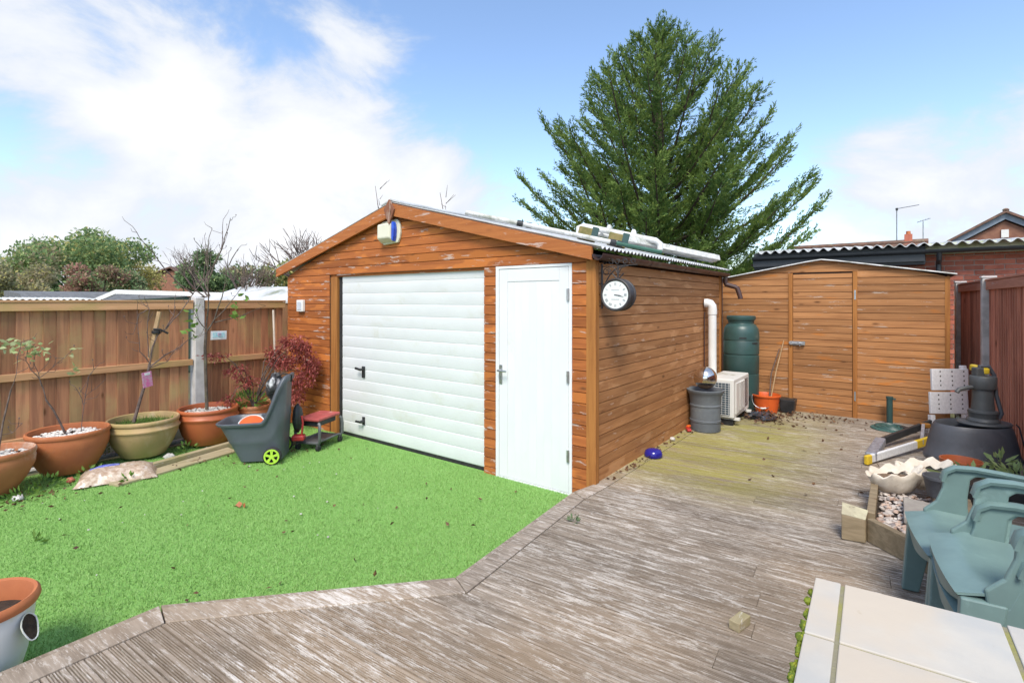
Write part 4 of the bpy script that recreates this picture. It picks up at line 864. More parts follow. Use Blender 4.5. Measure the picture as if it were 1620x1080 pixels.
# clock
ck = thing('station_clock', 'black double sided wall clock on a scrolled iron bracket at the garage corner', 'clock', (-1.84,3.85,1.55)); cy, cz_, cx = 3.86, 1.695, -1.825
def cdisc(prof, mat, name, par, n=48):
    mm = MB().lathe(prof, n=n, c0=False); mm.v = [(cx+x, cy+z, cz_+y) for x, y, z in mm.v]; return build(mm, name, mat, par, smooth=35)
cdisc([(.112,-.052),(.125,-.056),(.133,-.05),(.134,-.03),(.128,-.025),(.128,.035),(.134,.04),(.133,.06),(.12,.062),(0,.06)], M['iron'], 'case', ck)
dial = cdisc([(0,-.05),(.115,-.05)], M['dial'], 'dial', ck)
for hN in range(1,13):
    a = R(90-30*hN); m = MB(); c = Vector((cx+.088*math.cos(a), cy-.0515, cz_+.088*math.sin(a))); u = Vector((math.cos(a),0,math.sin(a))); pv = Vector((-u.z,0,u.x)); k_ = {1:1,2:2,3:3,4:2,5:2,6:3,7:4,8:4,9:2,10:1,11:2,12:3}[hN]
    for q in range(k_):
        o = c+pv*((q-(k_-1)/2)*.007); m.hexa([tuple(o+u*s*.011+pv*w_*.0016+Vector((0,dy,0))) for dy in (0,-.0008) for s, w_ in ((-1,-1),(1,-1),(1,1),(-1,1))])
    build(m, 'numeral', M['dial_ink'], dial)
for ang, ln, wd, nm in ((-12,.075,.0045,'minute_hand'),(-7,.05,.006,'hour_hand')):
    a = R(ang); u = Vector((math.cos(a),0,math.sin(a))); pv = Vector((-u.z,0,u.x)); c = Vector((cx,cy-(.054 if nm[0]=='m' else .0525),cz_))
    build(MB().hexa([tuple(c+u*s*ln+pv*w_*wd*.5+Vector((0,dy,0))) for dy in (0,-.001) for s, w_ in ((-.12,-1),(1,-.6),(1,.6),(-.12,1))]), nm, M['iron'], dial)
for zo in (.036,-.04): build(MB().bx(cx-.035,cx+.035,cy-.0515,cy-.0508,cz_+zo,cz_+zo+.006), 'dial_text', plain('faint print', (.55,.57,.58)), dial)
m = MB(); wx = -1.972
m.bx(wx,wx+.006,cy-.012,cy+.012,1.58,1.955); m.tube([(wx,cy,1.93),(wx+.30,cy,1.935),(-1.655,cy,1.935)], .004, 6)
m.tube([(wx+.004,cy,1.62)]+[(wx+.01+.19*(1-math.cos(a)), cy, 1.66+.265*math.sin(a)) for a in [R(90)*i/10 for i in range(1,11)]], .0055, 6)
def scroll(x, z, r, sgn, turns=1.3, st=0): return [(x+sgn*r*(1-.55*i/22)*math.cos(st+2*math.pi*turns*i/22), cy, z+r*(1-.55*i/22)*math.sin(st+2*math.pi*turns*i/22)) for i in range(23)]
for x, z, r, sg in ((wx+.045,1.885,.036,1),(-1.885,1.965,.026,1),(-1.765,1.965,.026,-1),(-1.83,1.965,.024,1),(-1.695,1.965,.024,-1),(-1.945,1.965,.02,-1)): m.tube(scroll(x,z,r,sg), .0035, 5)
m.tube([(cx,cy,1.935),(cx,cy,1.828)], .007, 8)
for sg in (-1,1): m.tube([(cx,cy,1.86),(cx+sg*.03,cy,1.915),(cx+sg*.09,cy,1.93)], .004, 6); m.tube([(cx+sg*.012,cy,1.83),(cx+sg*.05,cy,1.87)], .005, 6)
build(m, 'bracket', M['iron'], ck, smooth=True)
# vent pipe
t = thing('vent_pipe', 'white plastic vent pipe bending out of the garage side wall', 'pipe', (-1.88,6.74,.145))
build(MB().tube([(-1.885,6.74,.145),(-1.885,6.74,1.50)], .05, 16), 'pipe', M['white_pl'], t, smooth=True); build(MB().tube([(-1.885,6.74,1.47),(-1.885,6.74,1.53),(-1.89,6.737,1.575),(-1.91,6.73,1.605),(-1.945,6.72,1.615),(-1.975,6.715,1.615)], .056, 16), 'elbow', M['white_pl'], t, smooth=True)
build(MB().tube([(-1.97,6.69,.3),(-1.97,6.69,1.5)], .008, 6), 'cable', M['brown_pl'], t)
# ------------------------------------------------------------------ things on the garage roof
def rz_(x): return 2.725-(x+4.45)*(.65/2.555)+.012
def on(x, y, up=0): return (x, y, rz_(x)+up)
for k_, (dy, lab, lg) in enumerate(((0,'upper white and green pole lying across the garage roof',1.0),(-.16,'lower white and green pole lying across the garage roof',.92))):
    t = thing('roof_pole', lab, 'pole', on(-2.8,4.6+dy), 'poles on the garage roof')
    a, b, c = on(-3.5,4.02+dy,.045), on(-2.33,4.95+dy,.045), on(-1.98,5.23+dy,.045)
    build(MB().tube([a,b], .024, 10), 'white_tube', M['dirty_white'], t, smooth=True); build(MB().tube([b,c], .02, 10), 'green_tube', plain('green painted tube', (.04,.13,.09), dirt=(.4,.42,.38), dirt_amt=.3), t, smooth=True)
    for q in (.35,.985): p = Vector(a).lerp(Vector(b),q); build(MB().tube([p, p+(Vector(b)-Vector(a)).normalized()*.06], .032, 10), 'collar', M['black_pl'], t, smooth=True)
for i, (x, y, lab) in enumerate(((-2.72,4.98,'left green and tan block under the roof poles'),(-2.42,5.10,'right green and tan block under the roof poles'))):
    t = thing('roof_block', lab, 'block', on(x,y), 'blocks on the garage roof'); p = on(x,y,.075); build(MB().box(p, (.2,.15,.13), rz=.5, m=Matrix.Rotation(.5,3,'Z')@Matrix.Rotation(.25,3,'Y')), 'block', plain('mossy timber', (.25,.2,.08), (.16,.15,.05), 14, .9), t, bevel=.008)
    build(MB().box((p[0]+.07,p[1]+.04,p[2]), (.07,.158,.138), rz=.5, m=Matrix.Rotation(.5,3,'Z')@Matrix.Rotation(.25,3,'Y')), 'end_cap', M['dkgreen'], t, bevel=.006)
t = thing('roof_ladder', 'dirty white folded plastic rack lying on the garage roof', 'rack', on(-2.7,5.75)); a, b = Vector(on(-3.12,5.50,.17)), Vector(on(-2.28,5.98,.17)); ev = (b-a).normalized(); sv = Vector((-ev.y,ev.x,0)).normalized()
for off in (0,.35):
    m = MB().tube([a+sv*off-Vector((0,0,.1)),a+sv*off-Vector((0,0,.03))+ev*.0,a+sv*off+ev*.05,b+sv*off-ev*.05,b+sv*off-Vector((0,0,.03)),b+sv*off-Vector((0,0,.1))], .036, 10); build(m, 'rail', M['dirty_white'], t, smooth=True)
for q in (.1,.3,.5,.7,.9): p = a.lerp(b,q); build(MB().tube([p,p+sv*.35], .02, 8), 'rung', M['dirty_white'], t, smooth=True)
for q in (.38,.68): p = a.lerp(b,q); build(MB().lathe([(.03,-.02),(.034,.03),(.03,.06),(.018,.08),(0,.085)], p, 12), 'bracket', M['dirty_white'], t, smooth=True)
t = thing('roof_trough', 'long dirty white plastic trough lying on the garage roof edge', 'trough', on(-2.2,6.4)); a, b = Vector(on(-2.72,5.72,.05)), Vector(on(-2.0,7.0,.05)); ev = (b-a).normalized(); sv = Vector((ev.y,-ev.x,0)).normalized()
for o_, hh in ((0,.10),(.14,.07)):
    p = a+sv*o_; q = b+sv*o_; build(MB().hexa([tuple(v) for v in (p-sv*.05,q-sv*.05,q+sv*.06,p+sv*.06)]+[tuple(v+Vector((0,0,hh))) for v in (p-sv*.035,q-sv*.035,q+sv*.045,p+sv*.045)]), 'channel', M['dirty_white'], t, bevel=.008)
build(lump(tuple(b+Vector((.02,.05,.04))), (.07,.08,.05), 21, 10, 7, .12), 'end_stop', M['clam'], t, smooth=50)
# ------------------------------------------------------------------ corner by the water butt
t = thing('planter', 'tall grey ribbed planter under the steel ball beside the garage wall', 'planter', (-1.795,6.13,.145)); pc = (-1.795,6.13,.145)
build(MB().lathe([(.165,0),(.168,.01),(.166,.1),(.172,.105),(.172,.125),(.166,.13),(.165,.28),(.172,.285),(.172,.30),(.167,.305),(.178,.40),(.195,.435),(.205,.45),(.207,.47),(.20,.475),(.19,.465),(.172,.42),(.165,.40)], pc, 36), 'body', M['slategrey'], t, smooth=35); build(MB().lathe([(0,.42),(.172,.415)], pc, 24), 'soil', M['soil'], t)
tag(build(MB().lathe([(.131*math.sin(math.pi*i/24), .131*(1-math.cos(math.pi*i/24))) for i in range(25)], (-1.795,6.13,.615), 40), 'steel_ball', M['chrome'], smooth=True), 'polished steel ball sitting on the grey planter', 'ball')
ac = thing('air_conditioner', 'ivory outdoor air conditioning unit beside the garage wall', 'air conditioner', (-1.74,6.9,.145)); X0,X1_,Y0,Y1,Z0,Z1 = -1.89,-1.565,6.48,7.25,.235,.70
build(MB().bx(X0,X1_,Y0,Y1,Z0,Z1), 'casing', M['ac'], ac, bevel=.014)
fr = build(MB().bx(X0+.02,X1_-.045,Y0-.006,Y0-.001,Z0+.035,Z1-.045), 'fin_panel', M['fin'], ac)
m = MB()
for i in range(7): x = X0+.03+i*(X1_-.055-X0-.03)/6; m.tube([(x,Y0-.01,Z0+.035),(x,Y0-.01,Z1-.045)], .0022, 5)
for i in range(15): z = Z0+.04+i*(Z1-Z0-.09)/14; m.tube([(X0+.02,Y0-.0125,z),(X1_-.045,Y0-.0125,z)], .0022, 5)
build(m, 'wire_guard', M['white_pl'], fr)
m = MB(); m.bx(X1_+.0,X1_+.012,Y0+.07,Y0+.5,Z0+.04,Z1-.05); fg = build(m, 'fan_panel', M['ac'], ac, bevel=.008)
m = MB()
for i in range(20): z = Z0+.07+i*.0175; m.bx(X1_+.012,X1_+.02,Y0+.24,Y0+.46,z,z+.007)
build(m, 'louvre', M['ac'], fg)
m = MB()
for i in range(24): z = Z0+.06+i*.015; m.bx(X1_-.0,X1_+.003,Y0+.53,Y0+.70,z,z+.005)
build(m, 'slots', M['dark'], ac)
for y in (Y0+.08,Y1-.1):
    build(MB().bx(X0-.01,X1_+.05,y-.025,y+.025,Z0-.028,Z0-.001), 'mounting_foot', M['ac'], ac); build(MB().bx(X0+.03,X1_-.02,y-.04,y+.04,.142,Z0-.03), 'rubber_block', M['rubber'], ac)
wb = thing('water_butt', 'dark green plastic water butt in the corner by the shed', 'water butt', (-1.745,7.62,.14)); wc = (-1.745,7.62,.14)
build(MB().lathe([(.20,0),(.215,.02),(.225,.2),(.228,.5),(.22,.505),(.228,.52),(.23,.75),(.222,.755),(.222,.77),(.23,.78),(.23,.95),(.225,.96),(.232,.97),(.23,1.05),(.22,1.12),(.19,1.17),(.165,1.185),(.16,1.2)], wc, 40), 'barrel', M['dkgreen'], wb, smooth=35)
build(MB().lathe([(.16,1.195),(.165,1.2),(.17,1.235),(.182,1.24),(.187,1.255),(.187,1.285),(.178,1.295),(.165,1.29),(.16,1.25),(0,1.245)], wc, 40), 'lid', M['dkgreen'], wb, smooth=35)
m = MB()
for an, z in ((-1.25,1.0),(-.5,.93)): m.box((wc[0]+.229*math.cos(an), wc[1]+.229*math.sin(an), wc[2]+z-.0), (.09,.012,.016), rz=an+math.pi/2)
build(m, 'grip_slot', M['rubber'], wb); build(MB().lathe([(.028,0),(.028,.012),(.02,.014),(.02,.004),(0,.004)], (0,0,0), 16).__class__().box((wc[0]+.14,wc[1]-.2,.36), (.05,.05,.04), rz=.6), 'tap', M['black_pl'], wb, bevel=.008)
bk = thing('bucket', 'orange plastic bucket with wire handle in front of the shed', 'bucket', (-1.42,7.58,.145)); bc_ = (-1.42,7.58,.145)
build(MB().lathe([(.128,0),(.135,.006),(.165,.2),(.168,.215),(.178,.217),(.182,.225),(.18,.24),(.172,.243),(.168,.235),(.16,.19),(.128,.02),(0,.018)], bc_, 40), 'tub', M['orange_pl'], bk, smooth=40)
build(MB().lathe([(0,.15),(.155,.15)], bc_, 24), 'water', plain('murky water', (.05,.04,.025), rough=.08, bump=0), bk)
hp = [(bc_[0]+.185*math.cos(a)*.8-.0, bc_[1]-.18*abs(math.sin(a))*1.05-.0, bc_[2]+.23-.15*abs(math.sin(a))) for a in [math.pi*i/16 for i in range(17)]]
hp = [(bc_[0]+.187*math.cos(math.pi*i/16)*.8+.187*.6*math.cos(math.pi*i/16)*0+0.0, hp[i][1]+.187*.6*math.cos(math.pi*i/16)*.9, hp[i][2]) for i in range(17)]
hn = build(MB().tube(hp, .004, 6), 'handle', M['steel'], bk, smooth=True); build(MB().tube(hp[7:10], .011, 8), 'grip', M['white_pl'], hn, smooth=True)
for i, (b, tp_, lab) in enumerate((((-1.38,7.66,.30),(-1.255,7.895,1.10),'thin pale cane leaning on the shed from the bucket'),((-1.40,7.70,.30),(-1.31,7.89,.98),'thin dark stick leaning on the shed beside the pale cane'))):
    mid = Vector(b).lerp(Vector(tp_),.5)+Vector((-.03*i-.01,0,0)); tag(build(MB().tube([b,mid,tp_], [.009,.008,.006], 7), 'cane', M['stake'] if i == 0 else M['twig'], smooth=True), lab, 'cane', 'canes against the shed')
t = thing('plant_pot', 'small square black plastic pot beside the orange bucket', 'pot', (-1.19,7.76,.145)); build(MB().hexa([(-1.26,7.69,.145),(-1.11,7.69,.145),(-1.11,7.84,.145),(-1.26,7.84,.145),(-1.285,7.66,.32),(-1.085,7.66,.32),(-1.085,7.86,.32),(-1.285,7.86,.32)]), 'body', M['black_pl'], t, bevel=.006); build(MB().bx(-1.265,-1.105,7.68,7.84,.321,.324), 'soil', M['soil'], t)
tag(build(lump((-1.40,7.14,.165), (.17,.16,.05), 31, 22, 10, .2), 'plastic_sheet', M['grey_plastic_bag'], smooth=70), 'crumpled dark plastic sheet under dead leaves by the bucket', 'plastic sheet')
P = np.concatenate([np.stack([NR.normal(-1.38,.18,260), NR.normal(7.16,.16,260), NR.uniform(.15,.215,260)],1), np.stack([NR.normal(-.9,.35,120), NR.normal(7.6,.16,120), NR.uniform(.148,.165,120)],1), np.stack([NR.uniform(-1.97,-1.87,50), NR.uniform(3.9,6.2,50), np.full(50,.155)],1), np.stack([NR.uniform(-1.4,.3,40), NR.uniform(4.5,7.5,40), np.full(40,.15)],1), np.stack([NR.normal(-1.75,.06,30), NR.normal(6.75,.2,30), NR.uniform(.15,.2,30)],1)])
P = P[(P[:,1] < 7.89) & (P[:,0] > -1.97)]; scatter('dead_leaves', 'brown dead leaves heaped on the deck near the bucket and wall', 'dead leaves', P, .045, M['dead'], .35)
tag(build(MB().lathe([(.082,0),(.086,.006),(.085,.03),(.075,.055),(.055,.068),(.03,.074),(0,.075)], (-1.885,4.77,.146), 36), 'pet_bowl', M['blue_gl'], smooth=45), 'cobalt blue bowl turned upside down beside the garage wall', 'bowl')
t = thing('toy', 'small red plastic toy by the foot of the grey planter', 'toy', (-1.93,5.94,.146)); build(MB().box((-1.925,5.93,.168), (.05,.13,.03), rz=.5), 'body', M['red_pl'], t, bevel=.01); build(MB().box((-1.935,5.97,.195), (.035,.05,.025), rz=-.3), 'clip', M['orange_pl'], t, bevel=.008)
stone((-1.93,5.42,.165), (.03,.03,.022), M['pebble'], 'white pebble at the foot of the garage side wall', 41, 'pebble', None)
tag(build(MB().box((-.585,2.53,.162), (.05,.105,.042), rz=-.25), 'wood_block', M['plank'], bevel=.003), 'small square timber offcut lying on the near deck boards', 'wood block')
P, d = clumps([(-1.76,3.03,.16,.03,.03,.02)], 40); V, F = leafquads(P, d+[0,0,.6], .03, .01); tag(raw('weeds', V, F, M['leaf_dark']), 'tiny weed growing in the deck edging near the door', 'weeds', kind='stuff')
# ------------------------------------------------------------------ right side: drain cover, ladder, pump
t = thing('drain_cover', 'round green mesh cover lying on the deck by the shed', 'cover', (-.06,7.47,.145)); build(MB().lathe([(0,.03),(.08,.032),(.16,.02),(.2,.008),(.205,0)], (-.06,7.47,.146), 32), 'disc', M['green_rope'], t, smooth=40)
for r_ in (.06,.11,.16): build(MB().lathe([(r_-.008,.02),(r_,.042-.06*r_),(r_+.008,.02)], (-.06,7.47,.146), 28), 'rib', M['dkgreen'], t, smooth=40)
build(MB().box((.10,7.45,.17), (.16,.07,.04), rz=-.4), 'strap', M['black_pl'], t, bevel=.008)
t = thing('standpipe', 'dark green upright pipe standing on the deck by the shed', 'pipe', (-.08,7.78,.14)); build(MB().tube([(-.08,7.78,.14),(-.08,7.78,.47)], .033, 14), 'pipe', M['dkgreen'], t, smooth=True); build(MB().tube([(-.08,7.78,.45),(-.08,7.78,.475)], .038, 14), 'cap', M['dkgreen'], t, smooth=True); build(MB().box((-.035,7.77,.45), (.03,.02,.02)), 'lug', M['dkgreen'], t, bevel=.004)
ld = thing('folding_platform', 'perforated aluminium work platform panels standing beside the pump planter', 'work platform', (.45,7.3,.145))
px = Vector((.80,.60,0)); pu = Vector((-.03,.10,.99)).normalized(); pn = px.cross(pu).normalized()
for o_, lab in ((Vector((.275,7.30,.40)),0),(Vector((.29,7.33,.655)),1)):
    W_, H_ = .405, .235; m = MB(); 
    holes = [(.09+.13*i, .055+.05*j) for i in range(3) for j in range(4)]
    m.hexa([tuple(o_+px*a+pu*b+pn*c) for c in (0,.03) for a, b in ((0,0),(W_,0),(W_,H_),(0,H_))]); pnl = build(m, 'panel', M['alu'], ld, bevel=.005)
    for hx, hz in holes:
        c = o_+px*hx+pu*hz; fr_ = -1 if pn.y > 0 else 1
        pts = [c+(px*math.cos(a)+pu*math.sin(a))*.0085 for a in [2*math.pi*i/8 for i in range(8)]]
        dd = pn*(-.0015) if pn.y > 0 else pn*.0315
        build(MB().add([tuple(p+dd) for p in pts], [tuple(range(8))]), 'hole', M['dark'], pnl, fix=False)
build(MB().hexa([tuple(Vector((.27,7.30,.145))+px*a+pu*b+pn*c) for c in (.0,.05) for a, b in ((.0,0),(.05,0),(.05,.24),(0,.24))]), 'leg', M['alu'], ld, bevel=.006); build(MB().hexa([tuple(Vector((.27,7.30,.145))+px*a+pu*b+pn*c) for c in (.0,.05) for a, b in ((.37,0),(.42,0),(.42,.78),(.37,.78))]), 'leg', M['alu'], ld, bevel=.006)
la = thing('folding_ladder', 'folded ladder with one silver and one black rail lying on the deck', 'ladder', (0,6.4,.145))
def bar(a, b, w_, h_, up=Vector((0,0,1))):
    a, b = Vector(a), Vector(b); e = (b-a).normalized(); s = e.cross(up).normalized(); u = s.cross(e)
    return MB().hexa([tuple(p+s*x*w_/2+u*y*h_/2) for p in (a,b) for x, y in ((-1,-1),(1,-1),(1,1),(-1,1))])
build(bar((-.22,5.72,.19), (.20,6.56,.23), .03, .075), 'silver_rail', M['alu'], la, bevel=.008); build(bar((.14,6.44,.226), (.32,6.80,.244), .034, .08), 'yellow_sleeve', M['yellow_pl'], la, bevel=.008); build(bar((-.235,5.69,.187), (-.20,5.76,.19), .038, .085), 'end_cap', M['yellow_pl'], la, bevel=.01)
build(bar((-.13,6.42,.22), (.30,7.32,.30), .035, .075), 'black_rail', M['black_pl'], la, bevel=.008)
build(bar((-.20,5.80,.20), (-.14,6.42,.22), .09, .075), 'hinge_block', plain('scuffed grey casting', (.20,.21,.24), (.35,.36,.4), 30, .4, metal=.3), la, bevel=.012); build(bar((.19,6.52,.24), (.22,7.1,.30), .03, .05), 'rung', plain('scuffed rung', (.3,.31,.34), (.45,.46,.5), 30, .4, metal=.3), la, bevel=.006); build(lump((-.175,6.1,.17), (.03,.04,.03), 51, 10, 6, .05), 'knob', M['black_pl'], la, smooth=50)
tag(build(MB().box((.235,7.1,.30), (.09,.05,.05), rz=.3), 'brass_joint', plain('orange brass', (.42,.19,.04), rough=.4, metal=.4), bevel=.01), 'orange brown block beside the perforated platform', 'block')
# pump planter
pp = thing('pump_planter', 'charcoal half barrel planter with hand pump by the red fence', 'water feature', (.50,5.80,.145)); pr_ = .70; pcx = (.50,5.80,0); ang = .62
build(MB().lathe([(.31,.30),(.352,.305),(.36,.325),(.352,.35),(.342,.36),(.32,.47),(.295,.57),(.28,.60),(.272,.61),(.262,.60),(.255,.57),(.25,.53)], pcx, 48, sx=1.0, sy=.72, rz=ang), 'barrel', M['barrel'], pp, smooth=40)
build(MB().lathe([(0,.55),(.255,.545)], pcx, 32, sy=.72, rz=ang), 'soil', M['soil'], pp)
build(MB().lathe([(.0,.30),(.31,.30)], pcx, 32, sy=.72, rz=ang), 'base_plate', M['barrel'], pp)
for a in (.6,2.5,3.8,5.6):
    x, y = .26*math.cos(a), .2*math.sin(a); cx_, cy_ = pcx[0]+x*math.cos(ang)-y*math.sin(ang), pcx[1]+x*math.sin(ang)+y*math.cos(ang); build(MB().hexa([(cx_-.035,cy_-.035,.145),(cx_+.035,cy_-.035,.145),(cx_+.035,cy_+.035,.145),(cx_-.035,cy_+.035,.145),(cx_-.06,cy_-.05,.31),(cx_+.06,cy_-.05,.31),(cx_+.06,cy_+.05,.31),(cx_-.06,cy_+.05,.31)]), 'leg', M['black_pl'], pp, bevel=.008)
pq = (.575,5.865,0)
build(MB().lathe([(0,.606),(.19,.606),(.195,.615),(.185,.625),(.12,.63)], (.585,5.865,0), 28, sy=.8, rz=ang), 'deck_plate', M['pump'], pp, smooth=40)
pb = build(MB().lathe([(.105,.625),(.112,.635),(.105,.65),(.092,.66),(.097,.70),(.1,.705),(.097,.72),(.078,.725),(.072,.80),(.07,.90),(.085,.905),(.092,.93),(.092,1.0),(.085,1.01),(.06,1.012),(0,1.012)], pq, 28), 'pump_body', M['pump'], pp, smooth=35)
build(MB().tube([(pq[0]-.06,pq[1]-.04,.915),(pq[0]-.11,pq[1]-.075,.91),(pq[0]-.16,pq[1]-.11,.895),(pq[0]-.175,pq[1]-.12,.87)], .017, 10), 'spout', M['pump'], pb, smooth=True)
build(MB().tube([(pq[0]-.02,pq[1],1.01),(pq[0]-.02,pq[1],1.09),(pq[0]+.04,pq[1]+.03,1.09),(pq[0]+.075,pq[1]+.055,1.02),(pq[0]+.085,pq[1]+.03,.86),(pq[0]+.12,pq[1]+.03,.70),(pq[0]+.10,pq[1]+.02,.655)], .016, 10), 'handle', M['barrel'], pb, smooth=True); build(MB().box((pq[0]-.03,pq[1],1.04), (.07,.06,.08), rz=.6), 'cap', M['pump'], pb, bevel=.01)
tag(build(MB().tube([(.80,6.02,.60),(.815,5.99,.58),(.825,5.9,.48),(.84,5.8,.35),(.86,5.72,.2),(.87,5.68,.15)], .006, 6), 'pump_cable', M['rubber'], smooth=True), 'thin black cable hanging from the pump planter by the fence', 'cable')
tag(build(bar((.52,6.02,1.065), (.60,5.86,1.05), .05, .055), 'spray_bottle_top', M['yellow_pl'], bevel=.012), 'yellow and white tool head resting on top of the pump', 'tool')
# ------------------------------------------------------------------ raised bed
bd = thing('raised_bed', 'timber edged raised bed of gravel beside the green chairs', 'raised bed', (.3,4.3,.14))
build(MB().hexa([(-.285,3.84,.141),(-.16,3.86,.141),(-.15,3.97,.141),(-.29,3.96,.141),(-.285,3.84,.30),(-.16,3.86,.285),(-.15,3.97,.31),(-.29,3.96,.335)]), 'post', M['timber'], bd, bevel=.006)
build(MB().hexa([(-.284,3.841,.3005),(-.161,3.861,.2855),(-.151,3.969,.3105),(-.289,3.959,.3355),(-.284,3.841,.304),(-.161,3.861,.289),(-.151,3.969,.314),(-.289,3.959,.339)]), 'post_top', plain('lichen', (.52,.49,.33), (.4,.36,.25), 16, .9, dirt=(.1,.08,.06), dirt_amt=.2), bd)
build(MB().hexa([(-.155,3.90,.141),(.36,3.42,.141),(.36,3.47,.141),(-.125,3.935,.141),(-.155,3.90,.285),(.36,3.42,.285),(.36,3.47,.285),(-.125,3.935,.285)]), 'front_board', M['timber'], bd, bevel=.004)
build(MB().bx(-.16,-.115,3.98,4.72,.141,.30), 'side_board', M['timber'], bd, bevel=.004); build(MB().bx(.361,.40,3.42,4.72,.141,.28), 'side_board', M['timber'], bd, bevel=.004)
dp = Vector((.115,3.61,.228)); nrm_ = Vector((-.68,-.73,0)); ds = MB().lathe([(0,.006),(.022,.006),(.026,0)], n=18); qn = nrm_.to_track_quat('Z','Y'); ds.v = [tuple(qn@Vector(p)+dp+nrm_*.012) for p in ds.v]; build(ds, 'round_plaque', plain('brass disc', (.40,.37,.24), rough=.5), bd, smooth=30)
build(MB().add([(-.12,3.95,.225),(.36,3.48,.225),(.36,4.7,.225),(-.12,4.7,.225)], [(0,1,2,3)]), 'gravel_base', M['soil'], bd)
m = MB()
for i in range(760):
    x, y = rnd.uniform(-.1,.34), rnd.uniform(3.55,4.7)
    if y < 3.99-(x+.12)*.98+.0: continue
    s = rnd.uniform(.009,.02); m.lathe([(0,-.5*s),(s*.85,-.3*s),(s,0),(s*.7,.4*s),(0,.5*s)], (x,y,.23+rnd.uniform(0,.015)), 6, sx=rnd.uniform(.8,1.5), rz=rnd.uniform(0,3))
gp = NG('pebble mix'); vc = gp.n('ShaderNodeTexVoronoi'); vc.inputs['Scale'].default_value = 38; gp.l(gp.P, vc.inputs['Vector']); pcx_ = gp.n('ShaderNodeSeparateColor'); gp.l(vc.outputs['Color'], pcx_.inputs[0])
colp = gp.mix(gp.rng(pcx_.outputs[0],0,1,0,1,False), (.62,.56,.5), (.22,.19,.18)); colp = gp.mix(gp.rng(pcx_.outputs[1],.6,.8,0,.6), colp, (.42,.25,.16)); pebm = gp.done(colp, .7)
tag(build(m, 'gravel', pebm, bd, smooth=60), kind='stuff')
tag(build(MB().hexa([(.03,4.05,.25),(.34,3.92,.25),(.36,4.4,.25),(.03,4.45,.25),(.03,4.05,.295),(.34,3.92,.295),(.36,4.4,.295),(.03,4.45,.295)]), 'paving_slab', M['slate'], bevel=.006), 'grey slab resting on the gravel of the raised bed', 'slab')
def shell(c, ro, r2, rz, label, soilm):
    t = thing('shell_planter', label, 'shell planter', c, 'shell planters in the raised bed'); n = 40; m = MB()
    Vv = []; prof_ = [(.45,0),(.62,.02),(.85,.07),(.98,.12),(1.06,.155),(1.0,.165),(.86,.145),(.7,.115)]
    for f_, z in prof_:
        for j in range(n):
            a = 2*math.pi*j/n; rip = 1+(.045*math.sin(9*a+.6)+.03*math.sin(14*a+2))*min(1,z/.1); x, y = ro*f_*rip*math.cos(a), r2*f_*rip*math.sin(a); zz = z*(1+.10*math.sin(9*a+.6)+.18*math.cos(a))
            Vv.append((c[0]+x*math.cos(rz)-y*math.sin(rz), c[1]+x*math.sin(rz)+y*math.cos(rz), c[2]+zz))
    F = [(i*n+j, i*n+(j+1)%n, (i+1)*n+(j+1)%n, (i+1)*n+j) for i in range(len(prof_)-1) for j in range(n)]+[tuple(range(n))[::-1]]
    build(m.add(Vv,F), 'shell', M['clam'], t, smooth=50); build(MB().lathe([(0,.112),(.76,.112)], c, 24, sx=ro, sy=r2, rz=rz), 'soil', soilm, t)
shell((-.015,4.72,.235), .185, .11, .55, 'left white scallop shell planter with bare soil', plain('bare brown soil', (.2,.13,.08), (.14,.09,.055), 20, .95, bump=.6)); shell((.16,4.98,.235), .19, .145, .6, 'right white scallop shell planter with mossy soil', plain('mossy soil', (.16,.2,.05), (.1,.12,.04), 20, .95, bump=.6))
t = thing('plant_pot', 'dark grey round pot beside the right shell planter', 'pot', (.235,4.60,.30)); build(MB().lathe([(.07,0),(.095,.12),(.1,.125),(.1,.14),(.09,.14),(.085,.1),(0,.095)], (.235,4.60,.297), 24), 'body', M['barrel'], t, smooth=35)
t = thing('trough', 'black plastic trough with plants under the pump planter', 'trough', (.55,5.15,.145)); build(MB().hexa([(.30,4.98,.145),(.78,4.98,.145),(.78,5.20,.145),(.30,5.20,.145),(.27,4.95,.31),(.81,4.95,.31),(.81,5.23,.31),(.27,5.23,.31)]), 'body', M['black_pl'], t, bevel=.008); build(MB().bx(.29,.79,4.97,5.21,.311,.315), 'soil', M['soil'], t)
P, d = clumps([(.45,5.1,.36,.12,.1,.05),(.68,5.1,.38,.1,.1,.08),(.62,5.3,.42,.06,.06,.06)], 150); V, F = leafquads(P, d+[0,0,.3], .07, .03); tag(raw('trough_plants', V, F, M['leaf_green']), 'green leaves growing in the black trough', 'plants', kind='stuff')
t = thing('plant_pot', 'terracotta pot standing behind the black trough', 'pot', (.40,5.36,.145)); build(MB().lathe([(.08,0),(.12,.2),(.135,.205),(.137,.25),(.125,.25),(.115,.2),(0,.2)], (.40,5.36,.145), 28), 'body', M['terracotta_red'], t, smooth=35)
stone((.72,5.05,.335), (.07,.05,.035), M['concrete'], 'pale stone lying in the black trough', 61, 'stone', None)
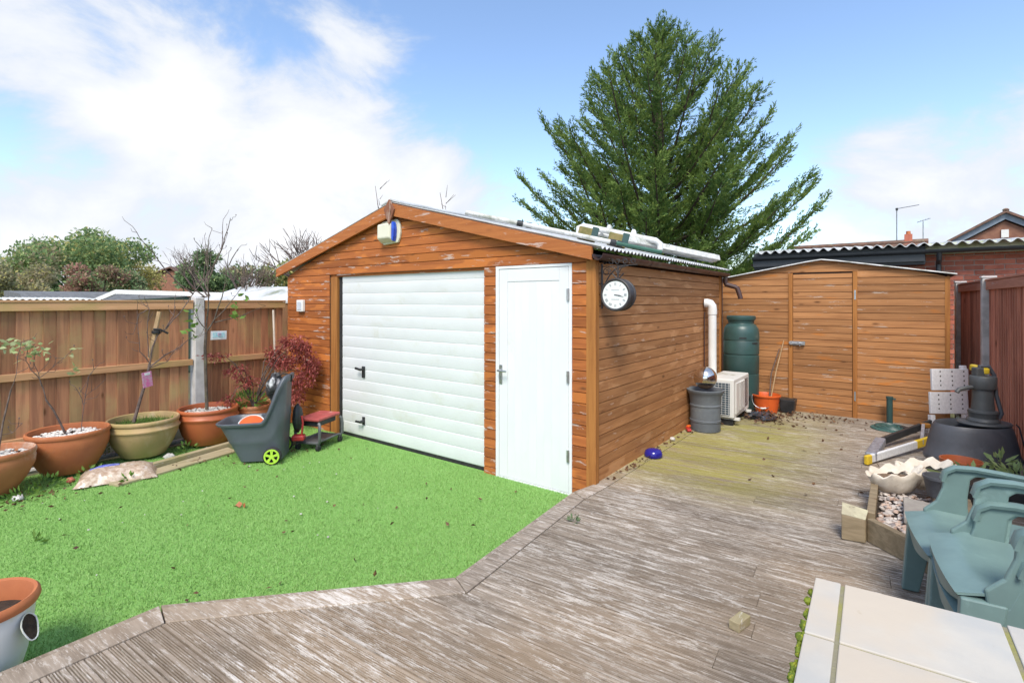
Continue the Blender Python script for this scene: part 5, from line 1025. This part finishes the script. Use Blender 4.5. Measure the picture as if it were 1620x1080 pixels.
# ------------------------------------------------------------------ green plastic chairs
def chair(label, loc, rz, group):
    t = thing('plastic_chair', label, 'chair', (0,0,0), group)
    gs = []
    for i in range(15):
        x = .0-.46*i/14; row = []
        for j in range(15):
            y = -.265+.53*j/14; e = abs(y)/.265; z = .425-.03*(i/14)+.025*e**4
            xx = x+.035*(1-e*e)
            if i == 0: z = .33+.05*e*e; xx -= .012
            elif i == 1: z = .405; xx = .022+.012*(1-e*e)
            elif i == 2: z = .424
            row.append((xx,y,z))
        gs.append(row)
    build(MB().sheet(gs, .010), 'seat', M['chair'], t, smooth=60)
    for s in (-1,1):
        poly = [(-.06,.36),(-.05,.44),(-.10,.49),(-.125,.56),(-.13,.625),(-.145,.655),(-.18,.668),(-.30,.665),(-.50,.648),(-.50,.626),(-.32,.638),(-.255,.634),(-.235,.615),(-.225,.53),(-.225,.475),(-.23,.435),(-.23,.36)]
        m = MB().prism(poly, (0,s*.262-.011,0), (1,0,0), (0,0,1), (0,.022,0)); arm = build(m, 'arm', M['chair'], t, bevel=.008)
        path = [(-.125,.60),(-.138,.645),(-.175,.668),(-.25,.672),(-.35,.664),(-.5,.648)]; g2 = []
        for (x,z) in path: g2.append([(x, s*.262+w_, z+.004-abs(w_)**2*9) for w_ in (-.028,-.014,0,.014,.028)])
        build(MB().sheet(g2, .014), 'arm_rest', M['chair'], arm, smooth=60)
        build(MB().hexa([(.035,s*.285-.02,0),(-.035,s*.285-.02,0),(-.035,s*.285+.02,0),(.035,s*.285+.02,0),(.012,s*.255-.022,.40),(-.11,s*.255-.022,.40),(-.11,s*.255+.022,.40),(.012,s*.255+.022,.40)]), 'leg', M['chair'], t, bevel=.006)
        build(MB().hexa([(-.47,s*.25-.02,0),(-.54,s*.25-.02,0),(-.54,s*.25+.02,0),(-.47,s*.25+.02,0),(-.40,s*.23-.02,.39),(-.49,s*.23-.02,.39),(-.49,s*.23+.02,.39),(-.40,s*.23+.02,.39)]), 'leg', M['chair'], t, bevel=.006)
        build(MB().hexa([(-.44,s*.235-.025,.38),(-.48,s*.235-.025,.38),(-.48,s*.235+.025,.38),(-.44,s*.235+.025,.38),(-.56,s*.215-.025,.82),(-.59,s*.215-.025,.82),(-.59,s*.215+.025,.82),(-.56,s*.215+.025,.82)]), 'back_post', M['chair'], t, bevel=.008)
    for q in range(5):
        y = -.14+.07*q; build(MB().hexa([(-.45,y-.022,.40),(-.462,y-.022,.40),(-.462,y+.022,.40),(-.45,y+.022,.40),(-.565,y-.022,.80),(-.577,y-.022,.80),(-.577,y+.022,.80),(-.565,y+.022,.80)]), 'back_slat', M['chair'], t, bevel=.004)
    build(MB().hexa([(-.55,-.24,.79),(-.59,-.24,.79),(-.59,.24,.79),(-.55,.24,.79),(-.57,-.2,.88),(-.605,-.2,.88),(-.605,.2,.88),(-.57,.2,.88)]), 'top_rail', M['chair'], t, bevel=.012)
    t.location = loc; t.rotation_euler = (0,0,rz); WL[t.name] = Vector(loc); return t
c1 = chair('sage green plastic armchair nearest the raised bed', (.09,3.10,.145), R(188), 'green plastic chairs')
dup(c1, (.165,2.60,.145), R(186), None, 'lower sage green plastic armchair of the near stack'); dup(c1, (.155,2.60,.235), R(186), None, 'upper sage green plastic armchair of the near stack beside the stone counter')
t = thing('bottle', 'bright green plastic bottle at the right edge beside the chairs', 'bottle', (.36,2.40,.57)); build(MB().lathe([(.03,0),(.034,.005),(.034,.12),(.02,.15),(.013,.16),(.013,.18),(0,.18)], (.36,2.36,.575), 20), 'body', M['bright_green'], t, smooth=40); build(MB().lathe([(.016,.178),(.016,.20),(0,.2)], (.36,2.36,.575), 14), 'cap', M['white_pl'], t, smooth=40)
# ------------------------------------------------------------------ stone counter, near right
ctr = thing('stone_counter', 'brick counter topped with pale stone slabs in the near right corner', 'counter', (.4,1.2,.14)); ex = Vector((.9968,.0802,0)); ed = Vector((.031,-.9995,0)); C0 = Vector((-.183,1.649,0))
g = NG('pale sandstone'); P = g.shift(); f = g.noise(P, size=3.5, detail=7, rough=.6); col = g.mix(g.rng(f, .35, .65), (.51,.48,.42), (.43,.415,.38)); col = g.mix(g.rng(g.noise(P, size=2.4, detail=4), .42, .62, 0, .8), col, (.53,.45,.35)); col = g.mix(g.rng(g.noise(P, size=3.1, detail=6), .5, .68, 0, .6), col, (.40,.41,.40)); col = g.mix(g.rng(g.noise(P, size=16, detail=8), .66, .74, 0, .4), col, (.36,.28,.16)); col = g.value(col, g.rng(g.oi.outputs['Random'],0,1,.94,1.06,False)); g.bump(g.noise(P, size=14, detail=8), .25, .006); slab_m = g.done(col, .7, 0, .3)
cols = [(0,.0595),(.0685,.381),(.391,.70),(.71,1.02)]; rows = [(0,.286),(.2935,.575),(.5835,.865)]
for a, b in cols:
    for c, d_ in rows:
        pts = [C0+ex*u+ed*v for u, v in ((a,c),(a,d_),(b,d_),(b,c))]; build(MB().hexa([(p.x,p.y,.84) for p in pts]+[(p.x,p.y,.88) for p in pts]), 'slab', slab_m, ctr, bevel=.0025)
pts = [C0+ex*u+ed*v for u, v in ((.006,.006),(.006,.86),(1.015,.86),(1.015,.006))]; build(MB().hexa([(p.x,p.y,.845) for p in pts]+[(p.x,p.y,.8755) for p in pts]), 'grout', plain('mossy grout', (.24,.22,.15), (.27,.26,.08), 12, .95, bump=.4), ctr)
pts = [C0+ex*u+ed*v for u, v in ((.012,.012),(.012,.83),(1.0,.83),(1.0,.012))]; build(MB().hexa([(p.x,p.y,.142) for p in pts]+[(p.x,p.y,.838) for p in pts]), 'brick_base', M['brick'], ctr)
P = []
for i in range(60):
    v = (.05+.8*(i/60)**.9); s = rnd.uniform(.003,.007) if i % 4 else rnd.uniform(.007,.012); P.append((C0+ed*v+ex*rnd.uniform(-.008,.0), s))
m = MB()
for p, s in P:
    m2 = lump((p.x,p.y,.862+rnd.uniform(-.012,.008)), (s,s*1.4,s), int(s*1e6)%97, 12, 9, .2); m.add(m2.v, m2.f)
tag(build(m, 'moss', M['moss'], ctr, smooth=70), kind='stuff')
# ------------------------------------------------------------------ big conifer behind the garage
TX, TY = -5.25, 13.57
tree = thing('conifer_tree', 'tall broad dark green conifer rising behind the garage', 'tree', (TX,TY,0))
m = MB(); m.tube([(TX,TY,-.05),(TX+.03,TY,1.2),(TX-.05,TY+.02,3.5),(TX+.04,TY,6),(TX,TY,7.9),(TX+.05,TY,9.1)], [.36,.29,.23,.15,.07,.02], 12); build(m, 'trunk', M['trunk'], tree, smooth=True)
rr = np.random.default_rng(5)
def reach(h):   # half width of the crown at height h
    return float(np.interp(h, [1.0,2.0,3.1,4.3,5.6,6.9,7.9,8.6,9.1], [1.9,3.05,3.65,3.7,3.35,2.75,1.9,1.05,.2]))
LP, LD, LL = [], [], []; limbs = MB(); nb = 185
for i in range(nb):
    q = (i+.5)/nb; tip_h = 1.0+8.0*q**.98; az = i*2.39996+rr.uniform(-.3,.3); Rr = reach(tip_h)*rr.uniform(.72,1.06)
    rise = float(np.interp(tip_h, [1.2,4,7,9.7], [.22,.5,.85,1.25]))*Rr*rr.uniform(.7,1.2)
    hs = max(.9, tip_h-rise); p0 = np.array([TX,TY,hs]); d = np.array([math.cos(az),math.sin(az),0.]); side = np.array([-d[1],d[0],0.]); bend = rr.uniform(-.25,.25)*Rr
    K = 14; ts = np.linspace(0,1,K); pts = np.array([p0+d*Rr*t+side*bend*t*t+np.array([0,0,rise*(t**1.45)-.10*Rr*math.sin(math.pi*t)*.7]) for t in ts])
    limbs.tube([tuple(p) for p in pts[::2]]+[tuple(pts[-1])], [float(x) for x in np.linspace(.055*Rr/3.5+.012,.006,8)], 5)
    tang = np.gradient(pts, axis=0); tang /= np.linalg.norm(tang,axis=1,keepdims=True)
    ntw = int(14+13*Rr)
    for k_ in range(ntw):
        t = .16+.84*((k_+rr.uniform(0,1))/ntw)**.75; idx = t*(K-1); a = int(min(idx,K-2)); pb_ = pts[a]+(pts[a+1]-pts[a])*(idx-a); tg = tang[a]
        sg = 1 if k_ % 2 else -1; el = rr.uniform(-.35,.55); td = tg*rr.uniform(.5,1.0)+side*sg*rr.uniform(.3,.8)+np.array([0,0,el*.8]); td /= np.linalg.norm(td)
        ln = (.16+.62*(1-t)**.6*(Rr/3.4)+.12)*rr.uniform(.6,1.25); n = int(13+40*ln)
        s = rr.uniform(.05,1,n)[:,None]; base = pb_+td*ln*s+np.array([0,0,.10*ln])*s*s+rr.normal(size=(n,3))*.022
        LP.append(base); LD.append(td*1.0+rr.normal(size=(n,3))*.36+np.array([0,0,.12])); LL.append(np.full(n,1.0))
    n = 16; s = rr.uniform(.5,1,n)[:,None]; LP.append(pts[-3]+(pts[-1]-pts[-3])*s*1.08+rr.normal(size=(n,3))*.02); LD.append(np.repeat(tang[-1][None],n,0)+rr.normal(size=(n,3))*.3); LL.append(np.ones(n))
build(limbs, 'limbs', M['trunk'], tree, smooth=True)
LP = np.concatenate(LP); LD = np.concatenate(LD); V, F = leafquads(LP, LD, .095, .026); tag(raw('crown', V, F, M['conifer'], tree), kind='stuff'); NLEAF = len(LP)
# ------------------------------------------------------------------ trees beyond the left fence
def btree(name, label, x, y, h0, cl, n, size, mats, trunk_r=.12, group='trees beyond the fence'):
    t = thing(name, label, 'tree', (x,y,0), group); m = MB(); top = max(c[2] for c in cl); m.tube([(x,y,-.05),(x+.1,y,top*.35),(x-.05,y+.05,top*.75)], [trunk_r,trunk_r*.75,trunk_r*.35], 8); build(m, 'trunk', M['bark'], t, smooth=True)
    m = MB()
    for c in cl: m.tube([(x,y,h0), tuple((a+b)/2+(0.15 if k_ == 2 else 0) for k_, (a, b) in enumerate(zip((x,y,h0), c[:3]))), c[:3]], [trunk_r*.5,trunk_r*.3,trunk_r*.1], 5)
    build(m, 'limbs', M['bark'], t, smooth=True)
    for mt, fr_ in mats:
        P, d = clumps(cl, int(n*fr_), 1.05, .25); V, F = leafquads(P, d*.5+NR.normal(size=P.shape), size, size*.55); tag(raw('crown', V, F, mt, t), kind='stuff')
    return t
def ell(c, rx, k_, seed, sq=.8):
    r = random.Random(seed); return [(c[0]+r.uniform(-1,1)*rx, c[1]+r.uniform(-1,1)*rx, c[2]+r.uniform(-.8,1)*rx*sq, rx*r.uniform(.3,.6), rx*r.uniform(.3,.6), rx*r.uniform(.25,.5)) for _ in range(k_)]
btree('tree', 'large soft green tree left of the terracotta roofed house', -30.5,7.0, 1.0, ell((-30.5,7.0,3.1),2.0,14,1), 16200, 0.173, ((M['leaf_green'],.62),(M['leaf_dark'],.25),(M['leaf_yellow'],.13)), .2)
btree('tree', 'buff and green tree at the far left edge of the garden', -30.0,4.2, .8, ell((-30.2,4.2,2.3),1.6,10,2), 9900, 0.158, ((M['leaf_buff'],.6),(M['leaf_green'],.4)), .16)
btree('tree', 'pale yellow tree just behind the large green tree', -33.0,9.2, .8, ell((-33.0,9.4,2.9),1.3,8,3), 3960, 0.158, ((M['leaf_yellow'],.8),(M['leaf_buff'],.2)), .14)
btree('tree', 'russet bush in front of the large green tree', -25.2,6.3, .5, ell((-25.2,6.3,2.2),.8,8,4), 5400, 0.122, ((M['leaf_red'],.8),(M['leaf_green'],.2)), .1)
btree('tree', 'mixed green bush left of the brick house gable', -26.0,6.9, .5, ell((-26.0,7.0,2.0),.9,9,5), 6480, 0.13, ((M['leaf_dark'],.6),(M['leaf_buff'],.4)), .1)
btree('tree', 'low buff shrub at the left edge above the fence', -22.5,3.3, .4, ell((-22.5,3.4,1.85),.9,8,6), 4680, 0.115, ((M['leaf_buff'],.8),(M['leaf_yellow'],.2)), .08)
btree('tree', 'dark ivy covered tree behind the concrete fence post', -16.2,6.6, .6, ell((-16.2,6.7,2.35),.65,9,7), 2600, .13, ((M['leaf_dark'],.85),(M['leaf_green'],.15)), .12)
btree('tree', 'yellow green tree beside the garage eave', -17.2,9.6, .6, ell((-17.1,9.6,2.45),.75,10,8), 3000, .13, ((M['leaf_yellow'],.7),(M['leaf_green'],.3)), .1)
btree('tree', 'grey green scrubby tree between the dark tree and yellow tree', -17.0,8.2, .6, ell((-17.0,8.2,2.3),.7,10,9), 2400, .12, ((M['leaf_buff'],.7),(M['leaf_dark'],.3)), .1)
def bare(name, label, x, y, h, spread, seed, r0=.07, depth=5, lean=.0, group='bare trees beyond the fence'):
    r = random.Random(seed); t = thing(name, label, 'tree', (x,y,0), group); segs = []
    def grow(p, d, ln, rad, lv):
        q = p+d*ln*.5+Vector([r.uniform(-.06,.06)*ln for _ in range(3)]); e = p+d*ln; segs.append((lv, [p,q,e], rad))
        if lv >= depth: return
        for _ in range(3 if lv < 4 else 2):
            nd = (d+Vector((r.uniform(-1,1),r.uniform(-1,1),r.uniform(-.25,.8)))*spread).normalized(); grow(e, nd, ln*r.uniform(.58,.85), rad*.6, lv+1)
    grow(Vector((x,y,-.05)), Vector((lean,0,1)).normalized(), h*.36, r0, 0)
    m = MB(); 
    for lv, p, rad in segs:
        if lv == 0: m.tube(p, [rad,rad*.85,rad*.7], 8)
    build(m, 'trunk', M['bark'], t, smooth=True); m = MB()
    for lv, p, rad in segs:
        if lv: m.tube(p, [rad,rad*.8,rad*.55], 5 if lv < 3 else 4, cap=False)
    build(m, 'crown', M['twig'], t, smooth=True, fix=False)
    return t
bare('bare_tree', 'twiggy bare fruit tree standing beyond the concrete fence post', -10.9,5.0, 2.55, .62, 4, .06, 6); bare('bare_tree', 'gnarled bare tree beside the garage gable', -14.2,9.1, 3.3, .75, 9, .11, 5)
for x, y, s, lab in ((-11.3,9.0,11,'thin bare whip poking up behind the garage ridge'),(-8.8,9.0,13,'short bare whip poking up right of the garage ridge')):
    t = thing('bare_tree', lab, 'tree', (x,y,0), 'bare whips behind the garage'); r = random.Random(s); m = MB(); pz = 4.8 if s == 11 else 4.3; m.tube([(x+.2,y,-.05),(x+.1,y,2.2),(x-.05,y,pz*.85),(x-.2,y,pz)], [.035,.025,.012,.005], 6); build(m, 'trunk', M['twig'], t, smooth=True); m = MB()
    for _ in range(12): z = r.uniform(.72,.98)*pz; m.tube([(x,y,z),(x+r.uniform(-.25,.25),y+r.uniform(-.2,.2),z+r.uniform(.05,.3))], [.008,.003], 5)
    build(m, 'crown', M['twig'], t)
# ------------------------------------------------------------------ buildings beyond the left fence
def trim(pts, r=.05): return MB().tube(pts, r, 4)
t = thing('garden_building', 'dark green garden building with white roof trim beyond the fence', 'garden building', (-14.5,6,0)); A_ = Vector((-14.62,4.01,0)); B_ = Vector((-12.6,5.5,0)); bk_ = Vector((-1.5,2.0,0)); Ls = A_+(A_-B_).normalized()*.62
build(MB().hexa([(*p.xy,-.02) for p in (Ls,B_,B_+bk_,Ls+bk_)]+[(Ls.x,Ls.y,1.62),(B_.x,B_.y,1.78),(*(B_+bk_).xy,1.78),(*(Ls+bk_).xy,1.62)]), 'wall', M['green_paint'], t)
nrm2 = Vector((.59,-.8,0)); f_ = lambda p, z: tuple(Vector((p.x,p.y,z))+nrm2*.04)
def fasc(p, q, z0, z1, h=.10): return MB().hexa([tuple(Vector((p.x,p.y,z0-h))), tuple(Vector((q.x,q.y,z1-h))), tuple(Vector((q.x,q.y,z1-h))+nrm2*.05), tuple(Vector((p.x,p.y,z0-h))+nrm2*.05), tuple(Vector((p.x,p.y,z0))), tuple(Vector((q.x,q.y,z1))), tuple(Vector((q.x,q.y,z1))+nrm2*.05), tuple(Vector((p.x,p.y,z0))+nrm2*.05)])
build(fasc(A_,B_,1.90,1.83), 'fascia', M['white_pl'], t); build(fasc(Ls,A_,1.64,1.90), 'verge', M['white_pl'], t); build(MB().hexa([(A_.x,A_.y,1.79),(B_.x,B_.y,1.785),(*(B_+bk_).xy,1.785),(*(A_+bk_).xy,1.79),(A_.x,A_.y,1.86),(B_.x,B_.y,1.82),(*(B_+bk_).xy,1.86),(*(A_+bk_).xy,1.87)]), 'roof', M['felt_grey'], t); build(MB().bx(-12.9,-12.3,4.95,5.0,1.60,1.69), 'gutter', M['white_pl'], t)
t = thing('garden_building', 'grey felt roofed shed left of the green building', 'shed', (-18.2,4.2,0), None); build(MB().bx(-18.6,-16.4,2.9,6.2,-.02,1.6), 'wall', M['felt_grey'], t); build(MB().hexa([(-18.7,2.7,1.6),(-16.2,2.7,1.6),(-16.2,6.3,1.6),(-18.7,6.3,1.6),(-18.7,2.7,1.9),(-16.9,2.7,1.82),(-16.9,6.3,1.82),(-18.7,6.3,1.9)]), 'roof', M['felt_grey'], t)
t = thing('garden_building', 'low white corrugated roof edge beyond the left fence', 'shed', (-12.5,2.0,0)); build(MB().bx(-13.5,-12.0,1.6,3.1,-.02,1.62), 'wall', M['fence_l'], t); build(corr(-13.6,1.70,-11.9,1.665,1.5,3.05,.09,.012), 'roof', M['dirty_white'], t, smooth=60)
t = thing('garden_building', 'pale corrugated roof of a shed between fence and garage', 'shed', (-10,5,0)); build(MB().bx(-10.9,-8.2,4.5,6.4,-.02,1.62), 'wall', M['fence_l'], t); build(MB().hexa([(-11.0,4.3,1.62),(-7.9,4.6,1.60),(-7.9,5.3,1.86),(-10.9,5.1,1.9),(-11.0,4.3,1.65),(-7.9,4.6,1.63),(-7.9,5.3,1.89),(-10.9,5.1,1.93)]), 'roof', M['roof'], t)
t = thing('house', 'distant brick house with brown tiled roof beyond the green building', 'house', (-35,12,0)); hx, hy = -34.5, 11.8
build(MB().prism([(-2.2,0),(1.5,0),(1.5,2.6),(.4,3.45),(-2.2,2.6)], (hx,hy,-.02), (.8,.6,0), (0,0,1), (-2.4,3.2,0)), 'wall', M['brick_far'], t)
u_ = Vector((.8,.6,0)); o_ = Vector((hx,hy,0))-Vector((-.06,.08,0))*2
for a, b in (((-2.5,2.55),(.4,3.55)),((.4,3.55),(1.8,2.5))):
    p = [o_+u_*a[0]+Vector((0,0,a[1])), o_+u_*b[0]+Vector((0,0,b[1]))]; q = [v+Vector((-2.6,3.5,0)) for v in p]; build(MB().hexa([tuple(v) for v in (p[0],p[1],q[1],q[0])]+[tuple(v+Vector((0,0,.09))) for v in (p[0],p[1],q[1],q[0])]), 'roof', M['tile'], t)
# ------------------------------------------------------------------ neighbouring garage and houses behind the shed
ng = thing('brick_garage', 'red brick garage with corrugated roof and black gutter behind the shed', 'garage', (.5,11.5,0))
mw = build(MB().bx(-2.05,4.5,10.32,14.5,-.02,2.36), 'wall', M['mortar'], ng)
rw = 0; z = 1.36
while z < 2.34:
    x = -.55+(.1175 if rw % 2 else 0)
    while x < 2.2:
        piece('nbrick', lambda: MB().bx(0,.215,-.012,.02,0,.064), 'brick', M['brick'], (x,10.32,z), mw); x += .2255
    z += .075; rw += 1
for q in range(15):
    for x in (.36,.5855,.811): piece('nbrick', None, 'brick', M['brick'], (x+(.1 if q % 2 else 0),10.32,1.285-.075*q), mw)
build(MB().bx(-2.1,.34,10.12,10.315,2.2,2.50), 'fascia', M['black_paint'], ng, bevel=.01); build(MB().bx(.345,4.5,10.24,10.315,2.36,2.53), 'eave_board', plain('mossy white board', (.6,.62,.5), (.4,.45,.25), 7, .8), ng)
prg = [(.06*math.cos(t_), .06*math.sin(t_)) for t_ in [math.pi+math.pi*i/10 for i in range(11)]]+[(.054*math.cos(t_), .054*math.sin(t_)) for t_ in [2*math.pi-math.pi*i/10 for i in range(11)]]
build(MB().prism(prg, (-2.1,10.05,2.42), (0,1,0), (0,0,1), (6.6,0,0)), 'gutter', M['black_paint'], ng, smooth=30); build(MB().tube([(.5,10.05,2.38),(.5,10.08,2.28),(.5,10.22,2.2),(.5,10.25,.2)], .035, 10), 'downpipe', M['black_paint'], ng, smooth=True); build(MB().bx(-2.1,.33,10.06,10.11,2.25,2.37), 'fascia', M['black_paint'], ng)
n = 6.8/.146; V = []; ns = int(n*10); F = []
for i in range(ns+1):
    x = -2.02+6.8*i/ns; a = .026*math.cos(2*math.pi*i/10)
    for y, zb in ((9.98,2.505),(12.2,2.68),(14.6,2.5)): V += [(x,y,zb+a),(x,y,zb+a-.01)]
for i in range(ns):
    o = i*6
    for s_ in (0,2): F += [(o+s_,o+s_+2,o+s_+8,o+s_+6),(o+s_+1,o+s_+7,o+s_+9,o+s_+3)]
    F += [(o,o+6,o+7,o+1),(o+4,o+5,o+11,o+10)]
build(MB().add(V,F), 'roof', M['roof'], ng, smooth=60)
h1 = thing('house', 'low tiled roof with red chimney and aerials seen over the neighbouring garage', 'house', (-.9,18,0)); build(MB().bx(-2.1,.3,16,20,-.02,2.6), 'wall', M['brick_far'], h1); rf = build(MB().hexa([(-2.4,15.5,2.5),(.6,15.5,2.5),(.6,16.2,3.05),(-2.4,16.2,3.05),(-2.4,15.5,2.56),(.6,15.5,2.56),(.6,16.2,3.11),(-2.4,16.2,3.11)]), 'roof', M['tile'], h1); build(MB().tube([(-2.4,16.2,3.1),(.6,16.2,3.1)], .07, 8), 'ridge_tiles', M['tile'], rf, smooth=True)
build(MB().bx(.13,.29,16.14,16.30,3.05,3.30), 'chimney', M['brick'], rf); build(MB().lathe([(.05,0),(.045,.08),(.03,.08)], (.21,16.22,3.30), 12), 'chimney_pot', M['terracotta'], rf, smooth=True)
t = thing('tv_aerial', 'tall grey aerial mast with single arm near the chimney', 'aerial', (-.02,16.2,3.0)); build(MB().tube([(-.02,16.2,3.0),(-.02,16.2,3.98)], .014, 6), 'mast', M['steel'], t); build(MB().tube([(-.05,16.2,3.96),(.42,16.1,4.0)], .01, 6), 'arm', M['steel'], t); build(MB().box((-.02,16.2,3.95), (.05,.05,.06)), 'clamp', M['black_pl'], t)
t = thing('tv_aerial', 'short spiky aerial right of the chimney', 'aerial', (.5,16.2,3.0)); build(MB().tube([(.5,16.2,3.05),(.5,16.2,3.62)], .012, 6), 'mast', M['steel'], t)
for i in range(5): build(MB().tube([(.40+.05*i,16.12,3.58+.015*i),(.40+.05*i,16.3,3.62+.015*i)], .006, 5), 'element', M['steel'], t)
build(MB().tube([(.38,16.2,3.58),(.64,16.2,3.66)], .008, 5), 'boom', M['steel'], t)
h2 = thing('house', 'brown brick gable with grey blue barge boards at the right edge', 'house', (2.2,20,0)); build(MB().prism([(-.95,0),(1.3,0),(1.3,2.9),(.0,3.70),(-.95,3.12)], (2.18,18,-.02), (1,0,0), (0,0,1), (0,5,0)), 'wall', M['brick_far'], h2)
for a, b in (((1.05,3.04),(2.18,3.73)),((3.7,2.80),(2.18,3.73))): build(MB().hexa([(a[0],17.9,a[1]-.02),(b[0],17.9,b[1]-.02),(b[0],17.97,b[1]-.02),(a[0],17.97,a[1]-.02),(a[0],17.9,a[1]+.13),(b[0],17.9,b[1]+.13),(b[0],17.97,b[1]+.13),(a[0],17.97,a[1]+.13)]), 'barge_board', M['grey_paint'], h2); build(MB().hexa([(a[0],17.8,a[1]+.135),(b[0],17.8,b[1]+.135),(b[0],23,b[1]+.135),(a[0],23,a[1]+.135),(a[0],17.8,a[1]+.2),(b[0],17.8,b[1]+.2),(b[0],23,b[1]+.2),(a[0],23,a[1]+.2)]), 'roof', M['tile'], h2)
build(MB().bx(2.11,2.25,17.96,18.0-.002,3.25,3.45), 'vent', M['white_pl'], h2); build(MB().lathe([(.06,0),(.07,.03),(.04,.06),(0,.07)], (2.18,17.85,3.91), 10), 'ridge_finial', M['tile'], h2, smooth=True)
print('leaves', NLEAF)
